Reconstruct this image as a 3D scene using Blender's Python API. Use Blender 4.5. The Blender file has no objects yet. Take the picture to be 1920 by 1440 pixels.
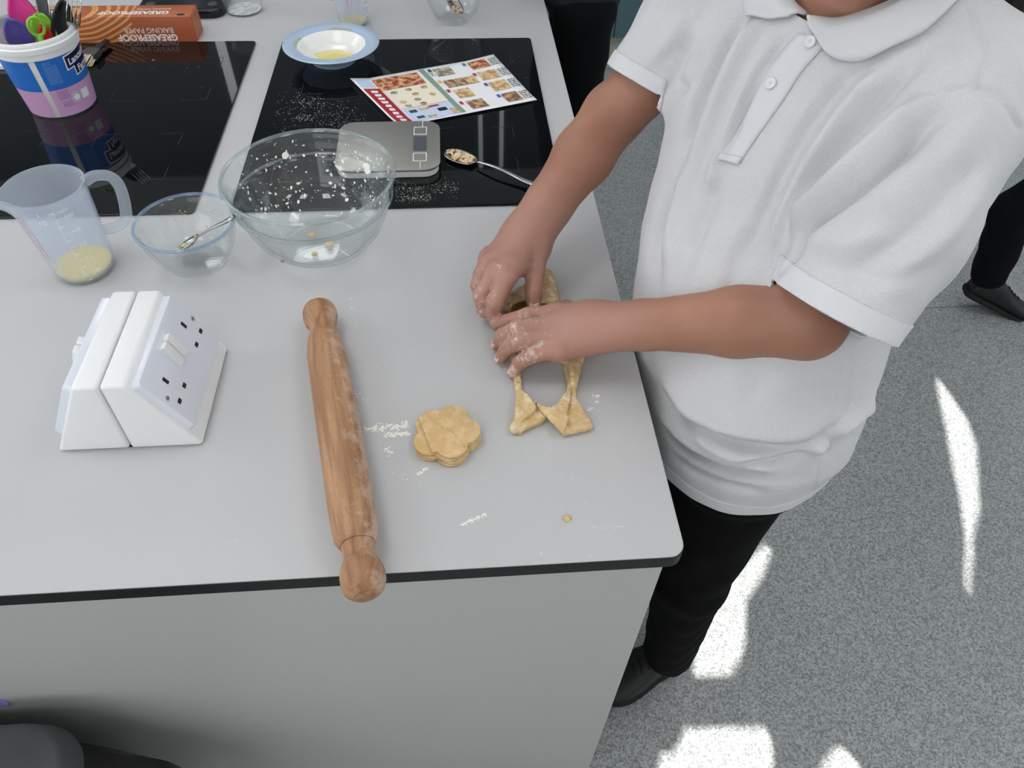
import bpy, bmesh, math, random
import numpy as np
from mathutils import Vector, Matrix, Quaternion
from mathutils.bvhtree import BVHTree

random.seed(7)
rng = np.random.default_rng(11)
PI = math.pi
SC = bpy.context.scene
COL = SC.collection

# ------------------------------------------------------------------ camera
FPX = 1365.57                                    # focal length in pixels of the 1920 px frame
PITCH, ROLL, YAW = 0.844230876, 0.0299283408, 0.0956239197
CAM = Vector((0.0, 0.0, 1.56))
_f = Vector((math.sin(YAW) * math.cos(PITCH), math.cos(YAW) * math.cos(PITCH), -math.sin(PITCH)))
_r0 = Vector((math.cos(YAW), -math.sin(YAW), 0))
_u0 = _r0.cross(_f)
_r = _r0 * math.cos(ROLL) + _u0 * math.sin(ROLL)
_u = -_r0 * math.sin(ROLL) + _u0 * math.cos(ROLL)
camd = bpy.data.cameras.new('camera')
camd.sensor_fit = 'HORIZONTAL'
camd.sensor_width = 36.0
camd.lens = FPX / 1920 * 36.0
camd.clip_start = 0.02
cam = bpy.data.objects.new('camera', camd)
COL.objects.link(cam)
cam.matrix_world = Matrix(((_r.x, _u.x, -_f.x, CAM.x), (_r.y, _u.y, -_f.y, CAM.y), (_r.z, _u.z, -_f.z, CAM.z), (0, 0, 0, 1)))
SC.camera = cam

# ------------------------------------------------------------------ world, sun, exposure
SC.view_settings.view_transform = 'Standard'
SC.view_settings.look = 'None'
SC.view_settings.gamma = 1.0
SC.view_settings.exposure = 0.06
SC.view_settings.use_curve_mapping = False
world = bpy.data.worlds.new('world')
SC.world = world
world.use_nodes = True
world.node_tree.nodes['Background'].inputs[0].default_value = (0.55, 0.68, 0.9, 1)
world.node_tree.nodes['Background'].inputs[1].default_value = 1.0

SUN_DIR = Vector((0.30, -0.80, 0.50)).normalized()          # towards the sun
sund = bpy.data.lights.new('sun', 'SUN')
sund.energy = 22.0
sund.angle = 0.004
sund.color = (1.0, 0.97, 0.92)
sun = bpy.data.objects.new('sun', sund)
COL.objects.link(sun)
sun.rotation_euler = SUN_DIR.to_track_quat('Z', 'Y').to_euler()
sun.location = SUN_DIR * 8


def area(name, loc, look, sx, sy, power, col):
    d = bpy.data.lights.new(name, 'AREA')
    d.shape = 'RECTANGLE'
    d.size, d.size_y = sx, sy
    d.energy = power
    d.color = col
    o = bpy.data.objects.new(name, d)
    COL.objects.link(o)
    o.location = loc
    zz = -Vector(look).normalized()
    xx = Vector((0, 0, 1)).cross(zz).normalized()
    yy = zz.cross(xx)
    o.rotation_euler = Matrix((xx, yy, zz)).transposed().to_euler()
    return o


# room extents
RX0, RX1, RY0, RY1, RZ = -4.2, 4.2, -2.3, 4.0, 2.75
# daylight through the windows (the side pair stands in the openings)
area('window_light', (RX0 + 0.06, 1.2, 1.75), (1, 0, 0), 4.4, 1.3, 32, (0.97, 0.985, 1.0))
area('window_light', (RX1 - 0.06, 1.2, 1.75), (-1, 0, 0), 4.4, 1.3, 12, (0.93, 0.97, 1.0))
area('window_light', (-1.9, RY0 + 0.06, 1.75), (0, 1, 0), 3.0, 1.3, 20, (0.97, 0.985, 1.0))  # added fill before the closed front wall, raised to brighten the end panel

# ------------------------------------------------------------------ pixel helpers: a sight line meets a plane of the place


def ray(px, py):
    return _r * ((px - 960) / FPX) + _u * (-(py - 720) / FPX) + _f


def J(px, py, z):
    d = ray(px, py)
    return CAM + d * ((z - CAM.z) / d.z)


def JY(px, py, y):
    d = ray(px, py)
    return CAM + d * ((y - CAM.y) / d.y)


# ------------------------------------------------------------------ materials


def lin(c):
    c = c / 255.0
    return c / 12.92 if c <= 0.04045 else ((c + 0.055) / 1.055) ** 2.4


def rgb(r, g, b):
    return (lin(r), lin(g), lin(b), 1.0)


def mat(name, col, rough=0.5, metal=0.0, bump=None, vary=None, trans=0.0, ior=1.45, spec=0.5, sheen=0.0, sss=0.0, coat=0.0, coords='Object'):
    """vary = (colour2, scale, lo, hi); bump = (scale, strength)"""
    m = bpy.data.materials.new(name)
    m.use_nodes = True
    nt = m.node_tree
    b = nt.nodes['Principled BSDF']
    b.inputs['Base Color'].default_value = col
    b.inputs['Roughness'].default_value = rough
    b.inputs['Metallic'].default_value = metal
    b.inputs['IOR'].default_value = ior
    b.inputs['Transmission Weight'].default_value = trans
    b.inputs['Specular IOR Level'].default_value = spec
    b.inputs['Sheen Weight'].default_value = sheen
    b.inputs['Coat Weight'].default_value = coat
    if sss:
        b.inputs['Subsurface Weight'].default_value = sss
        b.inputs['Subsurface Radius'].default_value = (0.012, 0.005, 0.003)
        b.inputs['Subsurface Scale'].default_value = 0.5
    tc = nt.nodes.new('ShaderNodeTexCoord')
    if vary:
        c2, sc, lo, hi = vary[:4]
        n = nt.nodes.new('ShaderNodeTexNoise')
        n.inputs['Scale'].default_value = sc
        n.inputs['Detail'].default_value = vary[4] if len(vary) > 4 else 4
        nt.links.new(tc.outputs[coords], n.inputs['Vector'])
        r = nt.nodes.new('ShaderNodeValToRGB')
        r.color_ramp.elements[0].position = lo
        r.color_ramp.elements[0].color = col
        r.color_ramp.elements[1].position = hi
        r.color_ramp.elements[1].color = c2
        nt.links.new(n.outputs['Fac'], r.inputs['Fac'])
        nt.links.new(r.outputs['Color'], b.inputs['Base Color'])
    if bump:
        n = nt.nodes.new('ShaderNodeTexNoise')
        n.inputs['Scale'].default_value = bump[0]
        n.inputs['Detail'].default_value = 3
        nt.links.new(tc.outputs[coords], n.inputs['Vector'])
        bp = nt.nodes.new('ShaderNodeBump')
        bp.inputs['Strength'].default_value = bump[1]
        bp.inputs['Distance'].default_value = 0.002
        nt.links.new(n.outputs['Fac'], bp.inputs['Height'])
        nt.links.new(bp.outputs['Normal'], b.inputs['Normal'])
    return m


def emit(name, col, s):
    m = bpy.data.materials.new(name)
    m.use_nodes = True
    b = m.node_tree.nodes['Principled BSDF']
    b.inputs['Base Color'].default_value = col
    b.inputs['Emission Color'].default_value = col
    b.inputs['Emission Strength'].default_value = s
    return m


# ------------------------------------------------------------------ mesh collecting


class MB:
    def __init__(self):
        self.v, self.f = [], []

    def add(self, vs, fs):
        o = len(self.v)
        self.v += [tuple(p) for p in vs]
        self.f += [tuple(i + o for i in f) for f in fs]
        return self

    def box(self, x0, x1, y0, y1, z0, z1):
        vs = [(x, y, z) for z in (z0, z1) for y in (y0, y1) for x in (x0, x1)]
        return self.add(vs, [(0, 2, 3, 1), (4, 5, 7, 6), (0, 1, 5, 4), (2, 6, 7, 3), (0, 4, 6, 2), (1, 3, 7, 5)])

    def prism(self, poly, z0, z1, top_inset=0.0):
        """poly: list of (x, y) counter-clockwise, z up"""
        n = len(poly)
        vs = [(x, y, z0) for x, y in poly] + [(x, y, z1) for x, y in poly]
        fs = [tuple(range(n - 1, -1, -1)), tuple(range(n, 2 * n))]
        fs += [(i, (i + 1) % n, n + (i + 1) % n, n + i) for i in range(n)]
        return self.add(vs, fs)

    def hull(self, bottom, top):
        n = len(bottom)
        fs = [tuple(range(n - 1, -1, -1)), tuple(range(n, 2 * n))]
        fs += [(i, (i + 1) % n, n + (i + 1) % n, n + i) for i in range(n)]
        return self.add(list(bottom) + list(top), fs)

    def lathe(self, prof, n=48, c=(0, 0, 0), closed=False):
        """prof: list of (r, z); r = 0 ends are closed by a fan"""
        vs, rows = [], []
        for r, z in prof:
            if r < 1e-6:
                rows.append([len(vs)])
                vs.append((c[0], c[1], c[2] + z))
            else:
                rows.append(list(range(len(vs), len(vs) + n)))
                vs += [(c[0] + r * math.cos(2 * PI * i / n), c[1] + r * math.sin(2 * PI * i / n), c[2] + z) for i in range(n)]
        fs = []
        m = len(rows)
        for k in range(m if closed else m - 1):
            a, b = rows[k], rows[(k + 1) % m]
            for i in range(n):
                j = (i + 1) % n
                if len(a) == 1 and len(b) == 1:
                    continue
                if len(a) == 1:
                    fs.append((a[0], b[j], b[i]))
                elif len(b) == 1:
                    fs.append((a[i], a[j], b[0]))
                else:
                    fs.append((a[i], a[j], b[j], b[i]))
        return self.add(vs, fs)

    def tube(self, pts, rad, n=12, flat=1.0, up=None, cap=True):
        """tube along points; rad scalar or list; flat squashes along the local up"""
        pts = [Vector(p) for p in pts]
        m = len(pts)
        rad = [rad] * m if not hasattr(rad, '__len__') else list(rad)
        vs = []
        u = None
        for i, p in enumerate(pts):
            t = (pts[min(i + 1, m - 1)] - pts[max(i - 1, 0)]).normalized()
            if u is None:
                u = Vector(up) if up else (Vector((0, 0, 1)) if abs(t.z) < 0.9 else Vector((1, 0, 0)))
            u = (u - t * u.dot(t)).normalized()
            s = t.cross(u)
            for k in range(n):
                a = 2 * PI * k / n
                vs.append(p + s * (math.cos(a) * rad[i]) + u * (math.sin(a) * rad[i] * flat))
        fs = [(i * n + k, i * n + (k + 1) % n, (i + 1) * n + (k + 1) % n, (i + 1) * n + k) for i in range(m - 1) for k in range(n)]
        if cap:
            fs += [tuple(range(n - 1, -1, -1)), tuple((m - 1) * n + k for k in range(n))]
        return self.add(vs, fs)

    def grid(self, fn, nu, nv, wrap_u=False):
        vs = [fn(i / (nu if wrap_u else nu - 1), j / (nv - 1)) for j in range(nv) for i in range(nu)]
        fs = []
        for j in range(nv - 1):
            for i in range(nu if wrap_u else nu - 1):
                a, b = j * nu + i, j * nu + (i + 1) % nu
                fs.append((a, b, b + nu, a + nu))
        return self.add(vs, fs)

    def moved(self, M):
        self.v = [tuple(M @ Vector(p)) for p in self.v]
        return self

    def mesh(self, name, loc=(0, 0, 0), bevel=0.0, seg=2, smooth=35, solid=False):
        me = bpy.data.meshes.new(name)
        l = Vector(loc)
        me.from_pydata([tuple(Vector(p) - l) for p in self.v], [], self.f)
        bm = bmesh.new()
        bm.from_mesh(me)
        bmesh.ops.recalc_face_normals(bm, faces=bm.faces)
        if bevel:
            ed = [e for e in bm.edges if len(e.link_faces) == 2 and e.calc_face_angle(0) > 0.5]
            bmesh.ops.bevel(bm, geom=ed, offset=bevel, segments=seg, profile=0.5, affect='EDGES', clamp_overlap=True)
        bm.to_mesh(me)
        bm.free()
        if smooth:
            me.shade_smooth()
            if smooth < 179:
                me.set_sharp_from_angle(angle=math.radians(smooth))
        return me


def link(name, me, m=None, parent=None):
    o = bpy.data.objects.new(name, me)
    if m is not None and me is not None and not me.materials:
        me.materials.append(m)
    COL.objects.link(o)
    if parent is not None:
        o.parent = parent
    return o


def tag(o, label=None, cat=None, group=None, kind=None):
    if label:
        o['label'] = label
    if cat:
        o['category'] = cat
    if group:
        o['group'] = group
    if kind:
        o['kind'] = kind
    return o


def thing(name, label, cat, loc, group=None, rot=None):
    o = bpy.data.objects.new(name, None)
    o.empty_display_size = 0.05
    COL.objects.link(o)
    o.location = loc
    if rot is not None:
        o.rotation_euler = rot
    return tag(o, label, cat, group)


def part(name, mb, m, parent, world=True, **kw):
    """build a collector as a child; world-space vertices are made relative to the parent's base"""
    loc = (0, 0, 0)
    if world and parent is not None:
        p = parent
        loc = Vector(p.location)
        while p.parent:
            p = p.parent
            loc = loc + Vector(p.location)
    return link(name, mb.mesh(name, loc, **kw), m, parent)


def single(name, mb, m, loc, label, cat, group=None, kind=None, **kw):
    o = link(name, mb.mesh(name, loc, **kw), m)
    o.location = loc
    return tag(o, label, cat, group, kind)


def struct(name, mb, m, parent=None, **kw):
    o = link(name, mb.mesh(name, (0, 0, 0), **kw), m, parent)
    if parent is None:
        o['kind'] = 'structure'
    return o


def text_mb(txt, size, thick=0.0, align='LEFT', bold=0.0, shear=0.0):
    """flat lettering in the xy plane, as a collector"""
    cu = bpy.data.curves.new('lettering', 'FONT')
    cu.body = txt
    cu.size = size
    cu.extrude = thick
    cu.align_x = align
    cu.offset = bold
    cu.shear = shear
    cu.resolution_u = 3
    o = bpy.data.objects.new('lettering', cu)
    COL.objects.link(o)
    dg = bpy.context.evaluated_depsgraph_get()
    me = o.evaluated_get(dg).to_mesh()
    mb = MB().add([v.co[:] for v in me.vertices], [tuple(p.vertices) for p in me.polygons])
    o.evaluated_get(dg).to_mesh_clear()
    bpy.data.objects.remove(o)
    bpy.data.curves.remove(cu)
    return mb


def rrect(x0, x1, y0, y1, r, n=5):
    p = []
    for cx, cy, a in ((x1 - r, y0 + r, -90), (x1 - r, y1 - r, 0), (x0 + r, y1 - r, 90), (x0 + r, y0 + r, 180)):
        for i in range(n + 1):
            t = math.radians(a + 90 * i / n)
            p.append((cx + r * math.cos(t), cy + r * math.sin(t)))
    return p


def smooth_path(pts, n=8):
    """Catmull-Rom through 3-D points"""
    P = [Vector(p) for p in pts]
    P = [P[0] * 2 - P[1]] + P + [P[-1] * 2 - P[-2]]
    out = []
    for i in range(1, len(P) - 2):
        for k in range(n):
            t = k / n
            a, b, c, d = P[i - 1], P[i], P[i + 1], P[i + 2]
            out.append(0.5 * ((2 * b) + (c - a) * t + (2 * a - 5 * b + 4 * c - d) * t * t + (3 * b - a - 3 * c + d) * t ** 3))
    out.append(P[-2])
    return out


M = {}
M['white_plastic'] = mat('white_plastic', rgb(236, 237, 238), 0.3)
M['socket_plate'] = mat('socket_plate', rgb(222, 226, 236), 0.18)
M['worktop'] = mat('worktop', rgb(190, 191, 193), 0.42, vary=(rgb(192, 192, 193), 3.0, 0.3, 0.7), bump=(900, 0.05))
M['panel'] = mat('panel', rgb(186, 188, 186), 0.32, vary=(rgb(188, 189, 187), 400, 0.4, 0.6), bump=(700, 0.05))
M['black_edge'] = mat('black_edge', rgb(28, 28, 30), 0.4)
M['hob'] = mat('hob', rgb(8, 9, 11), 0.03, ior=1.5, spec=.4)
M['hob_line'] = mat('hob_line', rgb(46, 48, 51), 0.4)
M['wall'] = mat('wall', rgb(226, 227, 224), 0.8)
M['ceiling'] = mat('ceiling', rgb(235, 236, 235), 0.9)
M['teal'] = mat('teal', rgb(76, 104, 112), 0.45)
M['plinth'] = mat('plinth', rgb(176, 176, 166), 0.6)
M['glass'] = mat('glass', rgb(248, 252, 252), 0.0, trans=1.0, ior=1.36)


def thin(name, tint, body, rough, opacity, ior=1.5):
    """thin clear wall: light passes straight, a fresnel sheen on top, a little milky body"""
    m = bpy.data.materials.new(name)
    m.use_nodes = True
    nt = m.node_tree
    nt.nodes.remove(nt.nodes['Principled BSDF'])
    out = nt.nodes['Material Output']
    tr = nt.nodes.new('ShaderNodeBsdfTransparent'); tr.inputs[0].default_value = tint
    gl = nt.nodes.new('ShaderNodeBsdfGlossy'); gl.inputs['Roughness'].default_value = rough
    lw = nt.nodes.new('ShaderNodeLayerWeight'); lw.inputs['Blend'].default_value = .5
    pw = nt.nodes.new('ShaderNodeMath'); pw.operation = 'POWER'; pw.inputs[1].default_value = 4.5
    nt.links.new(lw.outputs['Facing'], pw.inputs[0])
    f0 = ((ior - 1) / (ior + 1)) ** 2
    fr = nt.nodes.new('ShaderNodeMath'); fr.operation = 'MULTIPLY_ADD'; fr.inputs[1].default_value = .85; fr.inputs[2].default_value = f0
    nt.links.new(pw.outputs[0], fr.inputs[0])
    df = nt.nodes.new('ShaderNodeBsdfDiffuse'); df.inputs[0].default_value = body
    tl = nt.nodes.new('ShaderNodeBsdfTranslucent'); tl.inputs[0].default_value = body
    md = nt.nodes.new('ShaderNodeMixShader'); md.inputs[0].default_value = .45
    nt.links.new(df.outputs[0], md.inputs[1]); nt.links.new(tl.outputs[0], md.inputs[2])
    mb = nt.nodes.new('ShaderNodeMixShader'); mb.inputs[0].default_value = opacity
    nt.links.new(tr.outputs[0], mb.inputs[1]); nt.links.new(md.outputs[0], mb.inputs[2])
    mg = nt.nodes.new('ShaderNodeMixShader')
    nt.links.new(fr.outputs[0], mg.inputs[0]); nt.links.new(mb.outputs[0], mg.inputs[1]); nt.links.new(gl.outputs[0], mg.inputs[2])
    nt.links.new(mg.outputs[0], out.inputs['Surface'])
    return m


M['glass'] = thin('bowl_glass', (.985, .995, .995, 1), rgb(236, 244, 246), .01, .035)
M['flour'] = mat('flour', rgb(245, 244, 238), 0.95)
M['steel'] = mat('steel', rgb(190, 190, 188), 0.24, metal=1.0, bump=(300, 0.04))
M['steel_brushed'] = mat('steel_brushed', rgb(178, 176, 170), 0.42, metal=0.85)
M['black'] = mat('black', rgb(24, 25, 28), 0.5)
M['black_gloss'] = mat('black_gloss', rgb(17, 18, 22), 0.25)
M['dark_grey'] = mat('dark_grey', rgb(66, 70, 74), 0.45)
M['paper'] = mat('paper', rgb(240, 241, 243), 0.6)
M['ink'] = mat('ink', rgb(66, 68, 74), 0.7)
M['red_ink'] = mat('red_ink', rgb(205, 60, 70), 0.7)
# ================================================================== the setting
m = bpy.data.materials.new('floor_vinyl')
m.use_nodes = True
nt = m.node_tree
bs = nt.nodes['Principled BSDF']
tc = nt.nodes.new('ShaderNodeTexCoord')
n1 = nt.nodes.new('ShaderNodeTexVoronoi'); n1.inputs['Scale'].default_value = 300
n2 = nt.nodes.new('ShaderNodeTexVoronoi'); n2.inputs['Scale'].default_value = 85
n3 = nt.nodes.new('ShaderNodeTexNoise'); n3.inputs['Scale'].default_value = 2.5
for n in (n1, n2, n3):
    nt.links.new(tc.outputs['Object'], n.inputs['Vector'])
r1 = nt.nodes.new('ShaderNodeValToRGB')
r1.color_ramp.elements[0].position = 0.0; r1.color_ramp.elements[0].color = rgb(104, 108, 108)
r1.color_ramp.elements[1].position = 1.0; r1.color_ramp.elements[1].color = rgb(166, 169, 168)
sep = nt.nodes.new('ShaderNodeSeparateColor'); nt.links.new(n1.outputs['Color'], sep.inputs[0])
nt.links.new(sep.outputs[0], r1.inputs['Fac'])
r2 = nt.nodes.new('ShaderNodeValToRGB')
r2.color_ramp.elements[0].position = 0.0; r2.color_ramp.elements[0].color = (1, 1, 1, 1)
r2.color_ramp.elements[1].position = 0.13; r2.color_ramp.elements[1].color = (0, 0, 0, 1)
nt.links.new(n2.outputs['Distance'], r2.inputs['Fac'])
mx = nt.nodes.new('ShaderNodeMix'); mx.data_type = 'RGBA'; mx.inputs['B'].default_value = rgb(205, 208, 208)
nt.links.new(r2.outputs['Color'], mx.inputs['Factor'])
nt.links.new(r1.outputs['Color'], mx.inputs['A'])
nt.links.new(mx.outputs['Result'], bs.inputs['Base Color'])
bs.inputs['Roughness'].default_value = 0.45
M['floor'] = m

SEAM_Y = 1.632
fl = struct('floor', MB().box(RX0, RX1, RY0, SEAM_Y - 0.0015, -0.05, 0), M['floor'], smooth=0)
struct('vinyl_sheet', MB().box(RX0, RX1, SEAM_Y + 0.0015, RY1, -0.05, 0), M['floor'], fl, smooth=0)
struct('seam_weld', MB().box(RX0, RX1, SEAM_Y - 0.0015, SEAM_Y + 0.0015, -0.05, -0.0006), M['dark_grey'], fl, smooth=0)
struct('ceiling', MB().box(RX0, RX1, RY0, RY1, RZ, RZ + 0.1), M['ceiling'], smooth=0)
M['wall_back'] = mat('wall_back', rgb(112, 120, 124), .8)
struct('wall_back', MB().box(RX0, RX1, RY1, RY1 + 0.12, 0, RZ), M['wall_back'], smooth=0)
M['slit'] = emit('bright_slit_pane', (.95, .98, 1, 1), .9)
for k, (x, w, z0, z1) in enumerate(((-1.215, .024, 1.90, 2.36), (.15, .012, 2.30, 2.73), (.275, .012, 2.30, 2.73))):
    struct('window_%d' % (k + 4), MB().box(x - w, x + w, RY1 - .012, RY1 - .001, z0, z1), M['slit'], smooth=0)  # unseen glowing strips added to give the hobs their bright reflected stripes
for nm, x0, x1 in (('wall_left', RX0 - 0.12, RX0), ('wall_right', RX1, RX1 + 0.12)):
    w = MB()
    w.box(x0, x1, RY0, RY1, 0, 1.05).box(x0, x1, RY0, RY1, 2.45, RZ).box(x0, x1, RY0, -1.1, 1.05, 2.45).box(x0, x1, 3.5, RY1, 1.05, 2.45)
    wo = struct(nm, w, M['wall'], smooth=0)
M['frame'] = mat('window_frame', rgb(240, 240, 240), 0.4)
M['pane'] = mat('window_pane', rgb(250, 252, 255), 0.0, trans=1.0, ior=1.01)
for k, (x0, x1) in enumerate(((RX0 - 0.07, RX0 - 0.02), (RX1 + 0.02, RX1 + 0.07))):
    wf = struct('window_%d' % (k + 1), MB().box(x0, x1, -1.1, 3.5, 1.05, 1.10), M['frame'], smooth=0)
    struct('head_rail', MB().box(x0, x1, -1.1, 3.5, 2.40, 2.45), M['frame'], wf, smooth=0)
    for y in (-1.1, 0.0, 1.15, 2.3, 3.44):
        struct('mullion', MB().box(x0, x1, y, y + 0.06, 1.10, 2.40), M['frame'], wf, smooth=0)

# the wall behind the camera: an added sheet in its window has holes shaped for the floor's sun patches
gaps_px = [
    [(1436, 1022), (1446, 1030), (1430, 1076), (1398, 1122), (1396, 1200), (1388, 1232), (1368, 1264), (1299, 1267), (1306, 1200), (1314, 1150), (1345, 1100), (1400, 1050)],
    [(1285, 1366), (1436, 1363), (1447, 1395), (1450, 1460), (1230, 1460), (1242, 1412), (1264, 1411), (1279, 1385)],
    [(1530, 1460), (1548, 1425), (1566, 1404), (1580, 1402), (1600, 1420), (1625, 1460)],
    [(1757, 707), (1778, 735), (1812, 785), (1829, 835), (1835, 955), (1826, 985), (1822, 1010), (1824, 1040), (1820, 1062), (1817, 1111), (1811, 1108), (1810, 1060), (1812, 1015), (1806, 975), (1800, 930), (1788, 880), (1774, 800), (1760, 740)],
]
WY = RY0


def to_wall(px, py):
    p = J(px, py, 0.0)
    t = (WY - p.y) / SUN_DIR.y
    q = p + SUN_DIR * t
    return (q.x, q.z)


bm = bmesh.new()
outer = [(RX0, 0.0), (RX1, 0.0), (RX1, RZ), (RX0, RZ)]
win = (-0.2, 4.0, 1.35, RZ - 0.12)
loops = [outer, [(win[0], win[2]), (win[1], win[2]), (win[1], win[3]), (win[0], win[3])]]


def filled(loops, y):
    bm = bmesh.new()
    ed = []
    for lp in loops:
        vs = [bm.verts.new((x, y, z)) for x, z in lp]
        ed += [bm.edges.new((vs[i], vs[(i + 1) % len(vs)])) for i in range(len(vs))]
    bmesh.ops.triangle_fill(bm, use_beauty=True, edges=ed)
    mb = MB()
    bm.verts.index_update()
    mb.add([v.co[:] for v in bm.verts], [tuple(v.index for v in f.verts) for f in bm.faces])
    bm.free()
    return mb


wfront = struct('wall_front', filled(loops, WY), M['wall'], smooth=0)
M['blind'] = mat('blind_fabric', rgb(232, 232, 226), 0.85)
gap_loops = [[to_wall(*p) for p in g] for g in gaps_px]
struct('window_3', filled([[(win[0] - 0.02, win[2] - 0.02), (win[1] + 0.02, win[2] - 0.02), (win[1] + 0.02, win[3] + 0.02), (win[0] - 0.02, win[3] + 0.02)]] + gap_loops, WY - 0.001), M['blind'], smooth=0)  # unseen light blocker, holes traced back from the sunlit floor shapes

# ceiling light panels
M['led'] = emit('led_diffuser', (1.0, 0.99, 0.975, 1), 6.5)
k = 0
for x in (-2.6, -0.75, 1.1, 2.95):
    for y in (-1.2, 0.75, 2.7):
        o = thing('ceiling_light', 'square white LED ceiling panel', 'ceiling light', (x, y, RZ), 'square LED panels in the ceiling')
        part('frame', MB().box(x - 0.32, x + 0.32, y - 0.32, y + 0.32, RZ - 0.02, RZ - 0.001), M['frame'], o, smooth=0)
        part('diffuser', MB().box(x - 0.3, x + 0.3, y - 0.3, y + 0.3, RZ - 0.024, RZ - 0.0205), M['led'], o, smooth=0)

# teal base units along the back wall
gap_x = JY(1152, 60, 3.28).x
for i in range(-4, 5):
    x0 = gap_x + i * 0.6
    cx = x0 + 0.3
    nth = ('', 'next', 'second next', 'third next', 'fourth next')
    lab = 'teal base cabinet to the right of the standing dark trousers' if i == 0 else ('teal base cabinet partly hidden by the standing dark trousers' if i == -1 else 'teal base cabinet, %s unit to the %s of the standing dark trousers' % (nth[abs(i) if i > 0 else -i - 1], 'right' if i > 0 else 'left'))
    o = thing('base_cabinet', lab, 'cabinet', (cx, 3.6, 0), 'teal cabinets along the back wall')
    part('carcass', MB().box(x0, x0 + 0.6, 3.30, 3.96, 0.155, 0.86), M['teal'], o, smooth=0)
    d = part('door', MB().box(x0 + 0.002, x0 + 0.598, 3.28, 3.2995, 0.16, 0.855), M['teal'], o, bevel=0.0012, smooth=0)
    part('plinth', MB().box(x0, x0 + 0.6, 3.335, 3.36, 0, 0.155), M['plinth'], o, smooth=0)
    h = MB().tube([(x0 + 0.2, 3.281, 0.8), (x0 + 0.2, 3.255, 0.8), (x0 + 0.4, 3.255, 0.8), (x0 + 0.4, 3.281, 0.8)], 0.006)
    part('handle', h, M['steel'], d)
single('back_counter', MB().box(gap_x - 2.4, gap_x + 3.0, 3.26, 3.98, 0.8605, 0.9), M['worktop'], (0, 3.6, 0.8605), 'grey worktop above the teal cabinets along the back wall', 'worktop', smooth=0)

# ================================================================== the island bench
WT = 0.90
EX, EY = 0.2155, 0.3425            # right and front edges of the worktop
ix0, iy1 = -1.75, 1.98
isl = thing('island_unit', 'pale grey laminate end panel of the cooking island below the worktop', 'cabinet', (-0.77, 1.1, 0))
part('end_panel', MB().box(ix0 + 0.02, 0.205, 0.362, 0.382, 0, 0.8795), M['panel'], isl, bevel=0.001, smooth=0)
part('side_panel', MB().box(0.155, 0.175, 0.3825, iy1 - 0.03, 0, 0.8795), M['panel'], isl, smooth=0)
part('carcass', MB().box(ix0 + 0.05, 0.154, 0.3825, iy1 - 0.05, 0.02, 0.879), M['panel'], isl, smooth=0)
wtop = thing('worktop', 'pale grey laminate island worktop with a black edge', 'worktop', (-0.77, 1.1, 0.88))
prof = []
r = 0.016
for cx, cy, a in ((EX - r, EY + r, -90), (EX - r, iy1 - r, 0), (ix0 + r, iy1 - r, 90), (ix0 + r, EY + r, 180)):
    for i in range(7):
        t = math.radians(a + 15 * i)
        prof.append((cx + r * math.cos(t), cy + r * math.sin(t)))
part('core', MB().prism(prof, 0.88, 0.8985), M['black_edge'], wtop, smooth=40)
inn = [((x + 0.77) * 0.9992 - 0.77, (y - 1.16) * 0.9992 + 1.16) for x, y in prof]
part('laminate_top', MB().prism(inn, 0.8986, WT), M['worktop'], wtop, smooth=0)

# ------------------------------------------------------------------ hobs
HY0, HY1 = 0.951, 1.543


def hob(x0, x1, label):
    o = thing('ceramic_hob', label, 'hob', ((x0 + x1) / 2, (HY0 + HY1) / 2, WT), 'black glass hobs set into the worktop')
    part('glass', MB().prism(rrect(x0, x1, HY0, HY1, 0.008), WT + 0.0002, WT + 0.0048), M['hob'], o, bevel=0.0015, smooth=0)
    z = WT + 0.0049
    cx = (x0 + x1) / 2
    for (px, py, s) in ((cx - 0.12, HY0 + 0.16, 0.085), (cx + 0.12, HY0 + 0.16, 0.07), (cx - 0.12, HY1 - 0.16, 0.07), (cx + 0.12, HY1 - 0.16, 0.085)):
        w = 0.0004
        for sx in (-1, 1):
            for sy in (-1, 1):
                mk = MB()
                mk.box(px + sx * s - w, px + sx * s + w, py + sy * s - (s * 0.55 if sy > 0 else 0), py + sy * s + (s * 0.55 if sy < 0 else 0), z, z + 0.0001)
                mk.box(px + sx * s - (s * 0.55 if sx > 0 else 0), px + sx * s + (s * 0.55 if sx < 0 else 0), py + sy * s - w, py + sy * s + w, z, z + 0.0001)
                part('zone_marking', mk, M['hob_line'], o, smooth=0)
    return o


hob(-0.344, 0.165, 'black glass hob with the recipe sheet and silver scale on it')
hob(-0.908, -0.397, 'black glass hob with the utensil tub standing on it')
# ================================================================== smooth solid shapes (signed distances, meshed by surface nets)


def A(p):
    return np.array(p, dtype=float)


def cone(a, b, ra, rb, n=None, s=1.0):
    """tapered round bar; n, s flatten it along direction n"""
    a, b = A(a), A(b)
    ab = b - a
    L2 = max(float(ab @ ab), 1e-12)
    nn = None if n is None else A(n) / np.linalg.norm(A(n))

    def f(P):
        q = P - a
        t = np.clip((q @ ab) / L2, 0, 1)
        w = q - t[:, None] * ab
        if nn is not None:
            c = w @ nn
            w = w + np.outer(c * (1 / s - 1), nn)
        return (np.sqrt((w * w).sum(1)) - (ra + (rb - ra) * t)) * (1.0 if nn is None else max(s, 0.6))
    return f


def ell(c, r, R=None):
    c, r = A(c), A(r)
    Rm = np.eye(3) if R is None else np.array(R, dtype=float)      # rows are the axes

    def f(P):
        q = (P - c) @ Rm.T
        k0 = np.sqrt(((q / r) ** 2).sum(1)) + 1e-9
        k1 = np.sqrt(((q / r ** 2) ** 2).sum(1)) + 1e-9
        return k0 * (k0 - 1) / k1
    return f


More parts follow.
